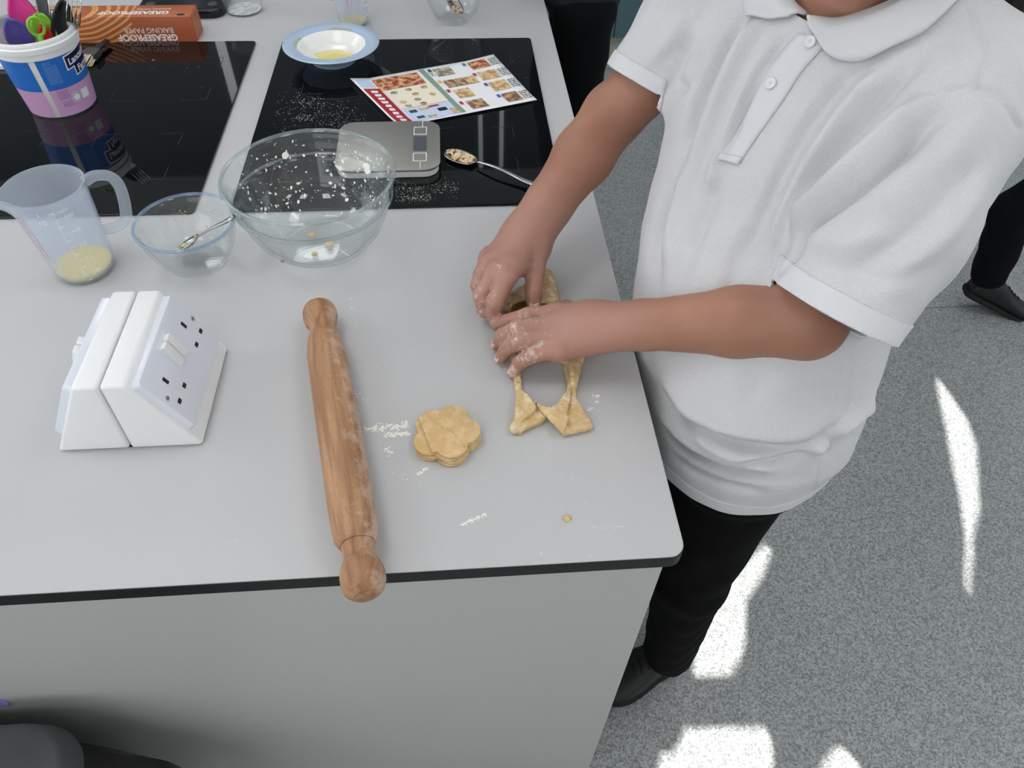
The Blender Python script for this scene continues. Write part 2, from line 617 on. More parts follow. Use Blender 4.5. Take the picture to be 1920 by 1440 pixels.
def stack(rings, p=2.3):
    """rings: (z, cx, cy, yaw_deg, half_width, half_depth); a standing trunk. yaw 0 faces -x"""
    R = np.array(rings, dtype=float)
    R = R[np.argsort(R[:, 0])]

    def f(P):
        z = P[:, 2]
        g = [np.interp(z, R[:, 0], R[:, k]) for k in range(1, 6)]
        ph = np.radians(g[2])
        dx, dy = P[:, 0] - g[0], P[:, 1] - g[1]
        w = -np.cos(ph) * dx - np.sin(ph) * dy
        u = np.sin(ph) * dx - np.cos(ph) * dy
        k = ((np.abs(u) / g[3]) ** p + (np.abs(w) / g[4]) ** p) ** (1 / p)
        d = (k - 1) * np.minimum(g[3], g[4])
        dz = np.maximum(R[0, 0] - z, z - R[-1, 0])
        return np.maximum(d, dz)
    return f


def slab(poly, z0, z1, rnd=0.002, bend=None):
    Q = np.array(poly, dtype=float)

    def f(P):
        x, y = P[:, 0], P[:, 1]
        d = np.full(len(P), 1e9)
        sgn = np.ones(len(P))
        n = len(Q)
        for i in range(n):
            a, b = Q[i], Q[i - 1]
            e = b - a
            wx, wy = x - a[0], y - a[1]
            t = np.clip((wx * e[0] + wy * e[1]) / (e @ e), 0, 1)
            bx, by = wx - e[0] * t, wy - e[1] * t
            d = np.minimum(d, bx * bx + by * by)
            c1, c2, c3 = y >= a[1], y < b[1], e[0] * wy > e[1] * wx
            fl = (c1 & c2 & c3) | (~c1 & ~c2 & ~c3)
            sgn = np.where(fl, -sgn, sgn)
        d2 = np.sqrt(d) * sgn + rnd
        off = 0 if bend is None else bend(x, y)
        zc, h = (z0 + z1) / 2, (z1 - z0) / 2 - rnd
        dz = np.abs(P[:, 2] - off - zc) - h
        return np.minimum(np.maximum(d2, dz), 0) + np.sqrt(np.maximum(d2, 0) ** 2 + np.maximum(dz, 0) ** 2) - rnd
    return f


def smin(a, b, k):
    if k <= 0:
        return np.minimum(a, b)
    h = np.maximum(k - np.abs(a - b), 0) / k
    return np.minimum(a, b) - h * h * k * 0.25


def blend(fs, k):
    def f(P):
        d = fs[0](P)
        for g in fs[1:]:
            d = smin(d, g(P), k)
        return d
    return f


def nets(groups, lo, hi, h, noise=None):
    """groups: list of (function, k) joined in order; returns vertices, quads"""
    lo, hi = A(lo), A(hi)
    B = 8
    nb = np.ceil((hi - lo) / (h * B)).astype(int) + 1
    kmax = max(k for _, k in groups)

    def ev(P, gs):
        d = None
        for f, k in gs:
            e = f(P)
            d = e if d is None else smin(d, e, k)
        if noise is not None:
            d = d + noise(P)
        return d
    bi = np.stack(np.meshgrid(*[np.arange(n) for n in nb], indexing='ij'), -1).reshape(-1, 3)
    ctr = lo + (bi + 0.5) * B * h
    D = np.stack([f(ctr) for f, k in groups])
    R = B * h * 0.87
    dm = D.min(0)
    keep = np.abs(dm) < R * 1.9 + kmax * 0.5
    bi, ctr, D, dm = bi[keep], ctr[keep], D[:, keep], dm[keep]
    rel = D < dm[None] + 2.6 * R + kmax
    key = np.zeros(len(bi), dtype=np.int64)
    for g in range(len(groups)):
        key = key * 2 + rel[g] if len(groups) <= 60 else key
    ii = np.stack(np.meshgrid(*[np.arange(B + 1)] * 3, indexing='ij'), -1).reshape(-1, 3)
    V = np.empty((len(bi), (B + 1) ** 3), dtype=np.float32)
    order = np.argsort(key, kind='stable')
    ks = key[order]
    st = np.concatenate([[0], np.nonzero(np.diff(ks))[0] + 1, [len(ks)]])
    for a, b in zip(st[:-1], st[1:]):
        idx = order[a:b]
        gs = [g for gi, g in enumerate(groups) if rel[gi, idx[0]]]
        for c in range(0, len(idx), 600):
            sub = idx[c:c + 600]
            P = (lo + (bi[sub][:, None, :] * B + ii[None]) * h).reshape(-1, 3)
            V[sub] = ev(P, gs).reshape(len(sub), -1)
    V = V.reshape(-1, B + 1, B + 1, B + 1)
    S = V < 0
    tot = sum(S[:, x:B + x, y:B + y, z:B + z].astype(np.int8) for x in (0, 1) for y in (0, 1) for z in (0, 1))
    act = (tot > 0) & (tot < 8)
    blk, cx, cy, cz = np.nonzero(act)
    ci = bi[blk] * B + np.stack([cx, cy, cz], -1)
    N = nb * B + 2
    lin_id = (ci[:, 0] * N[1] + ci[:, 1]) * N[2] + ci[:, 2]
    acc = np.zeros((len(blk), 3))
    cnt = np.zeros(len(blk))
    for ax in range(3):
        o1, o2 = [a for a in range(3) if a != ax]
        for u in (0, 1):
            for v in (0, 1):
                p = [cx, cy, cz]
                off = [0, 0, 0]
                off[o1], off[o2] = u, v
                a = V[blk, cx + off[0], cy + off[1], cz + off[2]]
                off2 = list(off)
                off2[ax] = 1
                b = V[blk, cx + off2[0], cy + off2[1], cz + off2[2]]
                hit = (a < 0) != (b < 0)
                t = np.where(hit, a / np.where(hit, a - b, 1), 0)
                q = np.zeros((len(blk), 3))
                q[:, ax] = t
                q[:, o1], q[:, o2] = u, v
                acc += q * hit[:, None]
                cnt += hit
    verts = lo + (ci + acc / cnt[:, None]) * h
    so = np.argsort(lin_id)
    sid = lin_id[so]

    def find(c):
        l = (c[:, 0] * N[1] + c[:, 1]) * N[2] + c[:, 2]
        k = np.clip(np.searchsorted(sid, l), 0, len(sid) - 1)
        return np.where(sid[k] == l, so[k], -1)
    quads = []
    for ax in range(3):
        o1, o2 = [(1, 2), (2, 0), (0, 1)][ax]
        a = V[blk, cx, cy, cz]
        off = [0, 0, 0]
        off[ax] = 1
        b = V[blk, cx + off[0], cy + off[1], cz + off[2]]
        hit = (a < 0) != (b < 0)
        c = ci[hit]
        inside = a[hit] < 0
        e1, e2 = np.zeros(3, int), np.zeros(3, int)
        e1[o1], e2[o2] = 1, 1
        q = np.stack([find(c), find(c - e1), find(c - e1 - e2), find(c - e2)], -1)
        ok = (q >= 0).all(1)
        q, inside = q[ok], inside[ok]
        q[~inside] = q[~inside][:, ::-1]
        quads.append(q)
    return verts, np.concatenate(quads)


def relax(V, Q, it=2, w=0.5):
    """laplacian smoothing along the quad edges"""
    e = np.concatenate([Q[:, [0, 1]], Q[:, [1, 2]], Q[:, [2, 3]], Q[:, [3, 0]]])
    e = np.concatenate([e, e[:, ::-1]])
    n = len(V)
    c = np.bincount(e[:, 0], minlength=n)[:, None]
    for _ in range(it):
        s = np.stack([np.bincount(e[:, 0], V[e[:, 1], k], minlength=n) for k in range(3)], -1)
        V = V * (1 - w) + w * s / np.maximum(c, 1)
    return V


def np_mesh(name, V, Q, loc=(0, 0, 0), smooth=True):
    me = bpy.data.meshes.new(name)
    V = np.asarray(V) - A(loc)
    Q = np.asarray(Q)
    me.vertices.add(len(V))
    me.vertices.foreach_set('co', V.astype(np.float32).ravel())
    me.loops.add(Q.size)
    me.loops.foreach_set('vertex_index', Q.astype(np.int32).ravel())
    me.polygons.add(len(Q))
    k = Q.shape[1]
    me.polygons.foreach_set('loop_start', np.arange(0, Q.size, k, dtype=np.int32))
    me.polygons.foreach_set('loop_total', np.full(len(Q), k, dtype=np.int32))
    me.update(calc_edges=True)
    me.validate()
    if smooth:
        me.shade_smooth()
    return me


def vnormals(V, Q):
    fn = np.cross(V[Q[:, 2]] - V[Q[:, 0]], V[Q[:, 3]] - V[Q[:, 1]])
    N = np.zeros_like(V)
    for k in range(Q.shape[1]):
        for c in range(3):
            N[:, c] += np.bincount(Q[:, k], fn[:, c], minlength=len(V))
    return N / np.maximum(np.linalg.norm(N, axis=1, keepdims=True), 1e-12)


def seg_dist(P, a, b):
    ab = b - a
    t = np.clip(((P - a) @ ab) / max(ab @ ab, 1e-12), 0, 1)
    return np.linalg.norm(P - (a + t[:, None] * ab), axis=1), t
# ================================================================== the person cutting dough
LSH, RSH = A((0.485, 0.625, 1.205)), A((0.315, 0.945, 1.225))
LEL, LWR = A(J(1512, 600, 1.035)), A(J(1112, 612, 0.957))
REL, RWR = A(J(1150, 215, 1.07)), A(J(988, 440, 0.972))
NECK = A((0.430, 0.797, 1.265))
HEADC = A((0.362, 0.750, 1.445))
PERS = A((0.40, 0.60, 0.0))


def finger(pts, rad, k=0.003):
    return blend([cone(pts[i], pts[i + 1], rad[i], rad[i + 1]) for i in range(len(pts) - 1)], k)


def jj(lst):
    return [A(J(*p)) for p in lst]


# left hand (near the camera): flat, fingers spread to the left, tips down on dough and bench
LI = jj([(1042, 586, .954), (990, 591, .957), (950, 602, .934), (930, 609, .916)])
LM = jj([(1038, 606, .957), (970, 615, .961), (943, 629, .932), (932, 647, .911)])
LR = jj([(1040, 630, .955), (976, 639, .956), (951, 652, .929), (939, 671, .909)])
LP = jj([(1048, 654, .950), (996, 665, .942), (976, 678, .924), (962, 699, .908)])
LT = jj([(1085, 590, .944), (1062, 578, .930), (1040, 580, .918), (1022, 590, .912)])
lw_n = (0.05, -0.05, 1.0)
palmL = blend([
    cone(LWR, LI[0], .0235, .0135, lw_n, .75), cone(LWR, LM[0], .0225, .0145, lw_n, .75),
    cone(LWR, LR[0], .0225, .0140, lw_n, .75), cone(LWR, LP[0], .0235, .0125, lw_n, .75),
    cone((LWR + LP[0]) / 2 - [0, 0, .008], LP[0] - [0, 0, .006], .016, .011),
    cone(LWR - [0, 0, .004], LT[0], .018, .014)], .012)
fingL = blend([finger(LI, [.0100, .0096, .0086, .0070]), finger(LM, [.0104, .0102, .0094, .0077]), finger(LR, [.0104, .0102, .0094, .0077]),
               finger(LP, [.0108, .0102, .0092, .0076]), finger(LT, [.0125, .0110, .0095, .0080])], .0012)
# knuckle bumps
knL = blend([ell(p + A((0, 0, .003)), (.009, .009, .0085)) for p in (LI[0], LM[0], LR[0], LP[0])], .003)

# right hand (further away): gripping the cutter, thumb on the near side, fingers curled down
RI = jj([(952, 518, .972), (928, 566, .950), (927, 590, .926), (942, 588, .914)])
RM = jj([(931, 506, .971), (902, 554, .946), (908, 582, .922), (926, 584, .912)])
RR = jj([(920, 490, .966), (896, 533, .941), (903, 562, .918), (922, 566, .910)])
RP = jj([(916, 480, .957), (899, 516, .934), (906, 540, .915), (922, 546, .909)])
RT = jj([(1006, 468, .966), (1003, 510, .955), (1000, 548, .940), (1001, 582, .924)])
rw_n = (-0.35, 0.2, 1.0)
palmR = blend([
    cone(RWR, RI[0], .0235, .0140, rw_n, .75), cone(RWR, RM[0], .0235, .0145, rw_n, .75),
    cone(RWR, RR[0], .0225, .0140, rw_n, .75), cone(RWR, RP[0], .0215, .0130, rw_n, .75),
    cone(RWR, RT[0], .022, .0165), cone(RT[1] * .8 + RT[0] * .2, RI[0] * .8 + RWR * .2, .0105, .012)], .012)
fingR = blend([finger(RI, [.0118, .0114, .0100, .0076]), finger(RM, [.0104, .0106, .0096, .0078]), finger(RR, [.0100, .0100, .0090, .0075]),
               finger(RP, [.0100, .0088, .0078, .0066]), finger(RT, [.0160, .0122, .0112, .0088])], .0015)
knR = blend([ell(p + A((0, 0, .003)), (.009, .009, .0085)) for p in (RI[0], RM[0], RR[0], RP[0])], .003)


def lerp(a, b, t):
    return a + (b - a) * t


fz = (0, 0, 1)
armL = blend([cone(LEL, lerp(LEL, LWR, .30), .0405, .0380), cone(lerp(LEL, LWR, .30), lerp(LEL, LWR, .75), .0380, .0285),
              cone(lerp(LEL, LWR, .75), LWR, .0285, .0235, fz, .92), cone(LSH + A((-.02, .03, -.02)), LEL, .042, .0405)], .012)
armR = blend([cone(REL, lerp(REL, RWR, .35), .0395, .0395), cone(lerp(REL, RWR, .35), lerp(REL, RWR, .75), .0395, .031),
              cone(lerp(REL, RWR, .75), RWR, .031, .0255), cone(RSH + A((.01, -.035, -.035)), REL, .040, .0400)], .012)

CHEST = [(0.80, .365, .612, 10, .130, .092), (0.95, .368, .655, 15, .126, .092), (1.08, .40, .735, 27, .138, .095), (1.17, .412, .765, 31, .140, .085),
         (1.225, .418, .782, 31, .105, .065), (1.26, .428, .792, 31, .06, .05)]
torso = stack(CHEST)
hv = (HEADC - NECK) / np.linalg.norm(HEADC - NECK)
# the head looks down at the hands
hf = A((-.80, -.42, -.52)); hf = hf / np.linalg.norm(hf)
hl = np.cross(A((0, 0, 1)), hf); hl = hl / np.linalg.norm(hl)
hu = np.cross(hf, hl)
HR = np.stack([hl, hf, hu])


def H(u, w, z):
    return HEADC + hl * u + hf * w + hu * z


neck = cone(NECK - [0, 0, .03], HEADC - hu * .05 - hf * .02, .052, .050)
head = blend([ell(H(0, -.012, .02), (.072, .090, .088), HR), ell(H(0, .018, -.045), (.055, .068, .068), HR), ell(H(0, .045, -.092), (.026, .026, .020), HR),
              cone(H(0, .086, .0), H(0, .104, -.034), .008, .013), ell(H(.074, -.012, -.015), (.012, .018, .030), HR), ell(H(-.074, -.012, -.015), (.012, .018, .030), HR),
              cone(H(-.022, .080, -.068), H(.022, .080, -.068), .009, .009), cone(H(-.042, .068, .030), H(.042, .068, .030), .0105, .0105)], .012)


def cut_eyes(P):
    return np.minimum(ell(H(.031, .092, .006), (.017, .014, .011), HR)(P), ell(H(-.031, .092, .006), (.017, .014, .011), HR)(P))


head_f = head
head = lambda P: np.maximum(head_f(P), -cut_eyes(P))

groups = [(palmL, 0), (fingL, .006), (knL, .005), (armL, .03), (palmR, 0), (fingR, .006), (knR, .005), (armR, .03), (torso, .03), (neck, .03), (head, .02)]
V, Q = nets(groups, (-.02, .42, .78), (.60, 1.05, 1.62), .0021)
V = relax(V, Q, 1, .5)
person = thing('person', 'person in a white polo shirt and black trousers pressing a cutter into dough', 'person', tuple(PERS))

# skin with flour on the hands
m = bpy.data.materials.new('skin')
m.use_nodes = True
nt = m.node_tree
bs = nt.nodes['Principled BSDF']
tc = nt.nodes.new('ShaderNodeTexCoord')


def node(t, **kw):
    n = nt.nodes.new(t)
    for k, v in kw.items():
        setattr(n, k, v)
    return n


def lk(a, b):
    nt.links.new(a, b)


n1 = node('ShaderNodeTexNoise'); n1.inputs['Scale'].default_value = 14; n1.inputs['Detail'].default_value = 5
lk(tc.outputs['Object'], n1.inputs['Vector'])
r1 = node('ShaderNodeValToRGB')
r1.color_ramp.elements[0].position = .35; r1.color_ramp.elements[0].color = rgb(158, 110, 88)
r1.color_ramp.elements[1].position = .7; r1.color_ramp.elements[1].color = rgb(171, 123, 101)
lk(n1.outputs['Fac'], r1.inputs['Fac'])
n2 = node('ShaderNodeTexNoise'); n2.inputs['Scale'].default_value = 120; n2.inputs['Detail'].default_value = 9; n2.inputs['Roughness'].default_value = .72
lk(tc.outputs['Object'], n2.inputs['Vector'])
att = node('ShaderNodeAttribute'); att.attribute_name = 'flour'
# flour shows where the noise tops a threshold that falls with the amount on the skin
sub = node('ShaderNodeMath', operation='MULTIPLY_ADD'); sub.inputs[1].default_value = .30; sub.inputs[2].default_value = -.70
lk(att.outputs['Fac'], sub.inputs[0])
ad = node('ShaderNodeMath', operation='ADD'); lk(n2.outputs['Fac'], ad.inputs[0]); lk(sub.outputs[0], ad.inputs[1])
mu = node('ShaderNodeMath', operation='MULTIPLY', use_clamp=True); mu.inputs[1].default_value = 7.0; lk(ad.outputs[0], mu.inputs[0])
mu2 = node('ShaderNodeMath', operation='MULTIPLY'); mu2.inputs[1].default_value = .6; lk(mu.outputs[0], mu2.inputs[0])
# hands a little pinker than the arms
pk = node('ShaderNodeMix', data_type='RGBA'); pk.inputs['B'].default_value = rgb(176, 132, 118)
att2 = node('ShaderNodeAttribute'); att2.attribute_name = 'hand'
lk(att2.outputs['Fac'], pk.inputs['Factor']); lk(r1.outputs['Color'], pk.inputs['A'])
mx = node('ShaderNodeMix', data_type='RGBA'); mx.inputs['B'].default_value = rgb(235, 222, 210)
lk(mu2.outputs[0], mx.inputs['Factor']); lk(pk.outputs['Result'], mx.inputs['A'])
lk(mx.outputs['Result'], bs.inputs['Base Color'])
bs.inputs['Roughness'].default_value = .52
bs.inputs['Subsurface Weight'].default_value = .12
bs.inputs['Subsurface Radius'].default_value = (.010, .004, .002)
bs.inputs['Subsurface Scale'].default_value = .4
n3 = node('ShaderNodeTexNoise'); n3.inputs['Scale'].default_value = 420; n3.inputs['Detail'].default_value = 2
lk(tc.outputs['Object'], n3.inputs['Vector'])
bp = node('ShaderNodeBump'); bp.inputs['Strength'].default_value = .12; bp.inputs['Distance'].default_value = .0006
lk(n3.outputs['Fac'], bp.inputs['Height']); lk(bp.outputs['Normal'], bs.inputs['Normal'])
M['skin'] = m

me = np_mesh('body', V, Q, PERS)
# amount of flour per vertex: most on fingers, outer edge of the near hand, little on the back of the hands
ch = [LI, LM, LR, LP, RI, RM, RR, RP, RT]
dmin = np.full(len(V), 9.0)
for c in ch:
    for i in range(1, len(c) - 1):
        d, _ = seg_dist(V, c[i], c[i + 1])
        dmin = np.minimum(dmin, d)
dh = np.minimum(seg_dist(V, LWR, LM[1])[0], seg_dist(V, RWR, RM[1])[0])
de = seg_dist(V, lerp(LWR, LP[0], .2), LP[1])[0]
fl = np.clip(1 - dmin / .030, 0, 1) * .55 + np.clip(1 - dh / .06, 0, 1) * .42 + np.clip(1 - de / .022, 0, 1) * .55
for px, py, zz, rr, am in ((908, 500, .96, .016, .5), (935, 497, .985, .014, .7), (945, 607, .92, .012, .4), (958, 700, .912, .018, .6)):
    fl += am * np.clip(1 - np.linalg.norm(V - A(J(px, py, zz)), axis=1) / rr, 0, 1)
at = me.attributes.new('flour', 'FLOAT', 'POINT'); at.data.foreach_set('value', np.clip(fl, 0, 1.3).astype(np.float32))
hd = np.clip(1.15 - dh / .09, 0, 1)
at = me.attributes.new('hand', 'FLOAT', 'POINT'); at.data.foreach_set('value', hd.astype(np.float32))
body = link('body', me, M['skin'], person)
tag(body, 'bare arms, hands dusted with flour, neck and face')

# finger nails
M['nail'] = mat('nail', rgb(205, 160, 152), .3, vary=(rgb(232, 215, 200), 160, .5, .62))


def nail(c, r, up, name='fingernail'):
    a, b = c[-2], c[-1]
    t = b - a
    t = t / np.linalg.norm(t)
    u = A(up) - t * (A(up) @ t)
    u = u / np.linalg.norm(u)
    s = np.cross(t, u)
    o = b - t * r * .25
    mb = MB()

    def fn(i, j):
        x = (i - .5) * 2
        y = (j - .45) * 2
        w = .74 * (1 - .25 * max(0, y) ** 3)
        h = r * (1.03 - .16 * x * x - .10 * max(y, 0) ** 2 - .03 * (1 if j in (0, 1) else 0))
        return tuple(o + s * x * w * r + t * y * r * .85 + u * h)
    mb.grid(fn, 7, 7)
    ob = part(name, mb, M['nail'], person, smooth=179)
    sd = ob.modifiers.new('thickness', 'SOLIDIFY'); sd.thickness = .0009; sd.offset = 0
    return ob


for c, r, u in ((LI, .0066, (-.2, -.1, 1)), (LM, .0072, (-1, -.3, .7)), (LR, .0070, (-1, -.4, .6)), (LP, .0066, (-.6, -.6, .8)), (RI, .0072, (.2, .7, 1)), (RT, .0088, (0, -.5, 1))):
    nail(c, r, u)

# eyes and hair
M['eye'] = mat('eye_white', rgb(235, 232, 228), .2)
M['iris'] = mat('iris', rgb(60, 42, 30), .2)
for s in (1, -1):
    c = H(.031 * s, .0675, .006)
    e = MB().lathe([(0.0118 * math.sin(PI * k / 10), -0.0118 * math.cos(PI * k / 10)) for k in range(11)], 16, tuple(c))
    eo = part('eye', e, M['eye'], person, smooth=179)
    p = c + (hf * .9 - hu * .35) * .0072
    part('iris', MB().lathe([(0.006 * math.sin(PI * k / 8), -0.006 * math.cos(PI * k / 8)) for k in range(9)], 12, tuple(p)), M['iris'], eo, smooth=179)
M['hair'] = mat('hair', rgb(18, 15, 14), .5, vary=(rgb(30, 24, 21), 60, .4, .7), bump=(220, .5), spec=.25)
hair_g = [(lambda P: np.maximum(ell(H(0, -.022, .03), (.086, .098, .094), HR)(P), ((P - H(0, .052, 0)) @ hf) + .25 * ((P - HEADC) @ hu) * -1), 0),
          (cone(H(.05, -.06, -.02), A((.535, .735, 1.305)), .045, .030), .03), (cone(A((.535, .735, 1.305)), A((.615, .70, 1.10)), .030, .012), .02),
          (cone(H(-.05, -.07, -.02), A((.47, .86, 1.27)), .045, .036), .03), (cone(A((.47, .86, 1.27)), A((.55, .86, 1.05)), .036, .014), .02),
          (cone(H(0, -.09, -.02), A((.50, .81, 1.25)), .05, .04), .03), (cone(A((.50, .81, 1.25)), A((.57, .79, 1.05)), .04, .016), .02)]
hv_, hq_ = nets(hair_g, (.15, .50, .98), (.68, .98, 1.60), .005, noise=lambda P: .0016 * np.sin(P[:, 0] * 420 + 2 * np.sin(P[:, 2] * 30)) * np.cos(P[:, 1] * 390))
hair = link('hair', np_mesh('hair', relax(hv_, hq_, 1), hq_, PERS), M['hair'], person)
tag(hair, 'long dark hair hanging behind the shoulder')

# ------------------------------------------------------------------ polo shirt
SH = [(0.66, .346, .612, 8, .150, .108), (0.78, .350, .612, 8, .162, .118), (0.85, .360, .620, 10, .173, .134), (0.93, .364, .645, 14, .170, .140), (1.0, .370, .678, 19, .167, .136), (1.08, .395, .728, 26, .174, .128),
      (1.15, .408, .757, 31, .178, .116), (1.20, .419, .775, 31, .168, .100), (1.24, .428, .788, 31, .135, .086), (1.27, .431, .793, 31, .095, .075), (1.295, .431, .796, 31, .068, .063), (1.34, .428, .796, 31, .060, .058)]
LCUF, RCUF = A(J(1566, 584, 1.075)), A(J(1217, 162, 1.108))
ld = (LCUF - LSH) / np.linalg.norm(LCUF - LSH)
rd = (RCUF - RSH) / np.linalg.norm(RCUF - RSH)
LC2, RC2 = LCUF + ld * .06, RCUF + rd * .06
slL = blend([cone(LSH + A((-.005, .01, -.02)), lerp(LSH, LCUF, .55), .075, .070), cone(lerp(LSH, LCUF, .55), LC2, .070, .064)], .02)
slL0 = slL
lcn = ld + A((.0, .11, -.46)); lcn /= np.linalg.norm(lcn)
slL = lambda P: np.maximum(slL0(P), (P - LCUF) @ lcn - .006)
slR = blend([cone(RSH + A((0, -.01, -.02)), RCUF, .066, .057), cone(RCUF, RC2, .057, .053)], .02)
slR0 = slR
slR = lambda P: np.maximum(slR0(P), (P - RCUF) @ rd - .006)
yoke = cone((.462, .765, 1.258), (.515, .668, 1.232), .058, .062)
SV, SQ = nets([(stack(SH, 2.25), 0), (yoke, .05), (slL, .035), (slR, .035)], (.12, .34, .68), (.68, 1.10, 1.34), .0032)
SV = relax(SV, SQ, 5, .5)
bv = BVHTree.FromPolygons([Vector(v) for v in SV], SQ.tolist())


def on_shirt(px, py, back=False):
    d = ray(px, py).normalized()
    h = bv.ray_cast(CAM, d)
    return None if h[0] is None else (A(h[0]), A(h[1]))


def trace(pts, n=5):
    P = [Vector((x, y, 0)) for x, y in pts]
    out = []
    for p in smooth_path(P, n):
        h = on_shirt(p.x, p.y)
        if h is not None:
            out.append(h[0])
    return out


# (points on the cloth, amplitude mm, half width mm)
FOLDS = [
    ([(1440, 20), (1380, 110), (1335, 220), (1290, 350)], 4.5, 11), ([(1410, 0), (1345, 110), (1305, 200), (1275, 300)], -5.5, 9),
    ([(1490, 55), (1430, 125), (1395, 205), (1370, 290)], -3.5, 7), ([(1470, 60), (1415, 140), (1380, 215), (1340, 320), (1315, 420)], 3.0, 8),
    ([(1350, 330), (1320, 400), (1290, 480)], -3.0, 10), ([(1300, 300), (1260, 400), (1235, 500)], 3.2, 13), ([(1270, 330), (1235, 440), (1215, 530)], -3, 9),
    ([(1640, 110), (1560, 180), (1490, 280), (1440, 390), (1400, 480)], -3.6, 10), ([(1690, 110), (1600, 190), (1520, 300), (1470, 400), (1430, 500)], 4.2, 11),
    ([(1740, 90), (1640, 200), (1560, 300), (1500, 380)], -4.5, 9), ([(1765, 165), (1680, 245), (1600, 325), (1530, 390), (1480, 450)], 7.0, 12),
    ([(1780, 185), (1700, 275), (1610, 350), (1530, 410), (1485, 480), (1462, 520)], -7.0, 9),
    ([(1820, 180), (1800, 260), (1700, 340), (1600, 430)], 3.0, 15), ([(1870, 280), (1780, 380), (1680, 460), (1560, 520)], -2.6, 13), ([(1850, 330), (1760, 450), (1640, 560)], 2.6, 14),
    ([(1520, 470), (1600, 510), (1690, 520), (1760, 470)], -2.0, 10), ([(1500, 440), (1580, 460), (1680, 440)], 2.0, 12),
    ([(1240, 190), (1270, 130), (1300, 60)], -2.6, 9), ([(1215, 130), (1250, 80), (1290, 30)], 2.2, 12), ([(1265, 150), (1285, 175)], -3.5, 8),
    ([(1230, 720), (1280, 790), (1360, 830), (1450, 845), (1540, 830)], -6.0, 9), ([(1235, 690), (1300, 770), (1390, 805), (1480, 812), (1560, 790)], 5.0, 13),
    ([(1250, 760), (1330, 830), (1420, 855), (1520, 840), (1570, 820)], 5.0, 9), ([(1228, 790), (1290, 845), (1360, 880), (1440, 893)], -5.5, 9),
    ([(1230, 770), (1300, 840), (1370, 870), (1460, 880)], 4.5, 9), ([(1380, 868), (1460, 862), (1530, 842)], -4.5, 7), ([(1540, 850), (1590, 810), (1640, 760)], -4.5, 8), ([(1555, 815), (1610, 780), (1660, 720)], 4.0, 10),
    ([(1250, 850), (1310, 890), (1380, 915), (1450, 925)], -2.0, 8), ([(1340, 690), (1330, 760), (1350, 800)], -1.0, 14), ([(1470, 690), (1480, 740)], .7, 15), ([(1400, 690), (1420, 760)], -.9, 14),
    ([(1250, 350), (1240, 450), (1225, 560)], -2.2, 10), ([(1330, 470), (1300, 540), (1290, 600)], 2.0, 12), ([(1420, 420), (1380, 500), (1360, 560)], -2.0, 12),
]
SEAMS = [([(1590, 632), (1592, 700), (1588, 760), (1572, 790), (1545, 810), (1560, 830), (1540, 850), (1533, 900), (1524, 925)], -1.6, 3.2),
         ([(1812, 18), (1838, 60), (1852, 105), (1840, 140), (1838, 160), (1870, 175), (1890, 200), (1912, 240)], -2.0, 3.4), ([(1838, 160), (1780, 172), (1740, 178)], -2.0, 3.4)]
SN = vnormals(SV, SQ)
disp = np.zeros(len(SV))
for pts, amp, wid in FOLDS + SEAMS:
    tr = trace(pts)
    if len(tr) < 2:
        continue
    best = np.full(len(SV), 9.0)
    par = np.zeros(len(SV))
    n = len(tr) - 1
    for i in range(n):
        if np.linalg.norm(tr[i + 1] - tr[i]) > .06:
            continue
        d, t = seg_dist(SV, tr[i], tr[i + 1])
        c = d < best
        best = np.where(c, d, best)
        par = np.where(c, (i + t) / n, par)
    w = wid / 1000
    fade = 1.0 if (pts, amp, wid) in SEAMS else np.clip(np.minimum(par, 1 - par) * 5, .12, 1)
    disp += (1.7 if (pts, amp, wid) in SEAMS else 3.0) * amp / 1000 * np.exp(-(best / w) ** 2) * fade
# slow ripples of the cloth all over
ww = .0012 * np.sin(SV[:, 2] * 46 + 6 * SV[:, 0] + 3 * np.sin(SV[:, 1] * 30)) * np.sin(SV[:, 1] * 52 + 20 * SV[:, 0]) + .0008 * np.sin(SV[:, 0] * 95 + SV[:, 2] * 40) * np.sin(SV[:, 1] * 80)
SV2 = SV + SN * (disp + ww)[:, None]

# cut the openings cleanly: hem, cuffs, neck
bm = bmesh.new()
bm.from_mesh(np_mesh('tmp', SV2, SQ))


def bisect(co, no, centre, rad, only=None):
    c = Vector(centre)
    al = list(bm.verts)
    P = np.array([v.co for v in al])
    ok = np.linalg.norm(P - A(centre), axis=1) < rad
    if only is not None:
        ok &= only(P)
    vs = {v for v, k in zip(al, ok) if k}
    fs = [f for f in bm.faces if all(v in vs for v in f.verts)]
    ed = {e for f in fs for e in f.edges}
    bmesh.ops.bisect_plane(bm, geom=list(vs) + list(ed) + fs, dist=1e-6, plane_co=Vector(co), plane_no=Vector(no), clear_outer=True)


